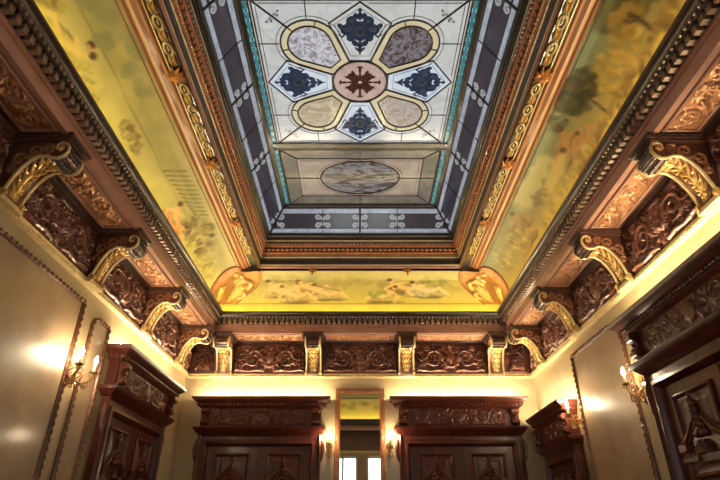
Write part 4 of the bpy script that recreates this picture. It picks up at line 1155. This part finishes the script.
# ------------------------------------------------------------------ wall panels with carved frames
def wall_panel(side, s0, s1, z0, z1, label, cut=0.):
    t = thing('wall_panel', label, 'wall panel', 'framed stucco panels on the walls')
    sm = (s0 + s1) / 2; w = (s1 - s0) / 2
    sx = -1 if side == 'L' else 1                    # local x of the nearer end
    near = (1 if side == 'L' else -1)
    out = [(-w, z0), (-w, z1), (w, z1), (w, z0)]
    if cut:
        if near > 0: out = [(-w, z0), (-w, z1), (w - cut, z1), (w - cut * .35, z1 - cut * .25), (w, z1 - cut), (w, z0)]
        else: out = [(-w, z0), (-w, z1 - cut), (-w + cut * .35, z1 - cut * .25), (-w + cut, z1), (w, z1), (w, z0)]
    MB().prism(out, lambda a, z, d: (a, d, z), 0., .008).build('stucco_field', M['panel'], t, smooth=0)
    b = MB(); pts = out + [out[0]]
    for (a, za), (c, zc) in zip(pts, pts[1:]):
        b.tube([(a, .016, za), (c, .016, zc)], .021, 8); b.tube([(a * .985, .012, za), (c * .985, .012, zc)], .012, 6)
        L = math.dist((a, za), (c, zc)); n = int(L / .075)
        if za < 1.4 and zc < 1.4: continue
        for i in range(n):
            f = (i + .5) / n; b.ball((a + (c - a) * f, .036, za + (zc - za) * f), (.014, .012, .026), 6, 4)
    b.build('carved_frame', M['frame_wood'], t)
    place(t, *wf(side, sm))
wall_panel('L', 1.6, 5.33, .9, 2.20 + ZO, 'large framed stucco panel on the left wall, nearest to the camera', .14)
wall_panel('L', 5.60, 6.00, .9, 2.14 + ZO, 'narrow framed stucco panel between the left sconce and left wall door', .10)
wall_panel('R', 5.79, 7.30, .9, 2.19 + ZO, 'framed stucco panel with chamfered corner on the right wall between two sconces', .26)

# ------------------------------------------------------------------ sconces
def sconce(side, s, z, arms, label):
    t = thing('wall_sconce', label, 'sconce', 'gilt candle sconces')
    b = MB(); b.lathe([(.0, 0), (.05, 0), (.062, .012), (.045, .024), (.03, .034), (.0, .04)], (0, 0, 0), 'y', 14)
    b.ball((0, .02, .10), (.028, .016, .06), 8, 6); b.ball((0, .02, -.10), (.024, .016, .07), 8, 6); b.ball((0, .02, .175), .016, 8, 5)
    for sg in (-1, 1):
        b.tube([(sg * (.02 + .035 * math.sin(i * .5)), .018, -.05 - .018 * i) for i in range(8)], [.013 - .001 * i for i in range(8)], 6)
        b.tube([(sg * (.02 + .03 * math.sin(i * .5)), .018, .05 + .014 * i) for i in range(8)], [.012 - .001 * i for i in range(8)], 6)
    b.build('backplate', M['bronze'], t)
    for dx in arms:
        a = MB()
        P = [(0, .03, -.02), (dx * .25, .07, -.085), (dx * .55, .12, -.11), (dx * .85, .17, -.085), (dx * 1.0, .20, -.03), (dx, .20, .005)]
        a.tube(P, [.014, .013, .012, .011, .011, .012], 7)
        for (y, zz, r, ph, sg) in ((.10, -.03, .05, -1.3, 1), (.15, -.14, .032, 1.2, -1), (.06, -.14, .035, .5, 1)):
            fx = dx * y / .2
            a.tube([(fx + r * .5 * math.cos(ph + sg * i * .4) * (1 - i / 22) * (1 if abs(dx) > .03 else .3), y + r * (1 - i / 22) * math.cos(ph + sg * i * .4), zz + r * (1 - i / 22) * math.sin(ph + sg * i * .4)) for i in range(18)], .008, 6)
        for i in range(3): a.ball((dx * (.4 + .25 * i), .09 + .045 * i, -.13 + .01 * i), (.012, .012, .026), 6, 4)
        a.lathe([(.008, .0), (.035, .008), (.045, .022), (.040, .024), (.016, .014)], (dx, .20, 0), 'z', 14)
        for i in range(6): a.ball((dx + .04 * math.cos(i * PI / 3), .20 + .04 * math.sin(i * PI / 3), -.012), (.007, .007, .018), 6, 4)
        ar = a.build('arm', M['bronze'], t)
        MB().lathe([(.014, .012), (.015, .10), (.012, .105)], (dx, .20, 0), 'z', 12).build('candle', M['candle'], ar)
        bb = MB(); bb.lathe([(.003, .103), (.014, .115), (.021, .135), (.017, .158), (.008, .18), (.002, .195)], (dx, .20, 0), 'z', 12)
        tag(bb.build('candle_bulb', M['bulb'], ar), 'glowing flame shaped bulb')
    place(t, *wf(side, s, 0., z))
sconce('L', 5.36, 1.47 + ZO, (-.16, .16), 'two armed gilt sconce glowing on the left wall beside the narrow panel')
sconce('R', 5.62, 1.37 + ZO, (-.03,), 'gilt sconce with lit candle bulb on the right wall beside the nearest door')
sconce('R', 7.36, 1.40 + ZO, (-.03,), 'gilt sconce with lit bulb in front of the small low right door')
sconce('B', -.50, 1.26 + ZO, (0.0,), 'small gilt sconce just left of the mirror')
sconce('B', .48, 1.26 + ZO, (0.0,), 'small gilt sconce just right of the mirror')

# ------------------------------------------------------------------ cove light strips behind the cornice lip
for side, a, c_, w in (('L', .7, 8.6, 'left'), ('R', .7, 8.6, 'right'), ('B', -2.45, 2.45, 'back'), ('F', -2.45, 2.45, 'front')):
    o, X, Y = wf(side, 0, .50, 3.312 + ZO)
    b = MB()
    p0, p1 = wf(side, a, .545, 3.305 + ZO)[0], wf(side, c_, .565, 3.313 + ZO)[0]
    b.box(tuple(min(x, y) for x, y in zip(p0, p1)), tuple(max(x, y) for x, y in zip(p0, p1)))
    tag(b.build('light_strip', M['led']), 'yellow light strip hidden behind the cornice lip of the %s cove' % w, 'light strip', 'yellow light strips of the coves')

# ------------------------------------------------------------------ daylight
w = bpy.data.worlds.new('World'); S.world = w; w.use_nodes = True
nt = w.node_tree; nt.nodes.clear()
bg = nt.nodes.new('ShaderNodeBackground'); wo = nt.nodes.new('ShaderNodeOutputWorld')
bg.inputs['Color'].default_value = (.93, .97, 1.0, 1); bg.inputs['Strength'].default_value = 2.7
nt.links.new(bg.outputs[0], wo.inputs['Surface'])

# ------------------------------------------------------------------ camera
cd = bpy.data.cameras.new('camera'); cam_o = bpy.data.objects.new('camera', cd); COL.objects.link(cam_o)
cd.sensor_fit = 'HORIZONTAL'; cd.sensor_width = 36.; cd.lens = 528 / 720 * 36.
cam_o.location = (0, 0, ZO); cam_o.rotation_euler = (math.radians(90 + 29.2), 0, 0)
cd.clip_start = .02
S.camera = cam_o
v = S.view_settings; v.view_transform = 'Standard'; v.look = 'None'; v.gamma = 1.; v.use_curve_mapping = False; v.exposure = .42
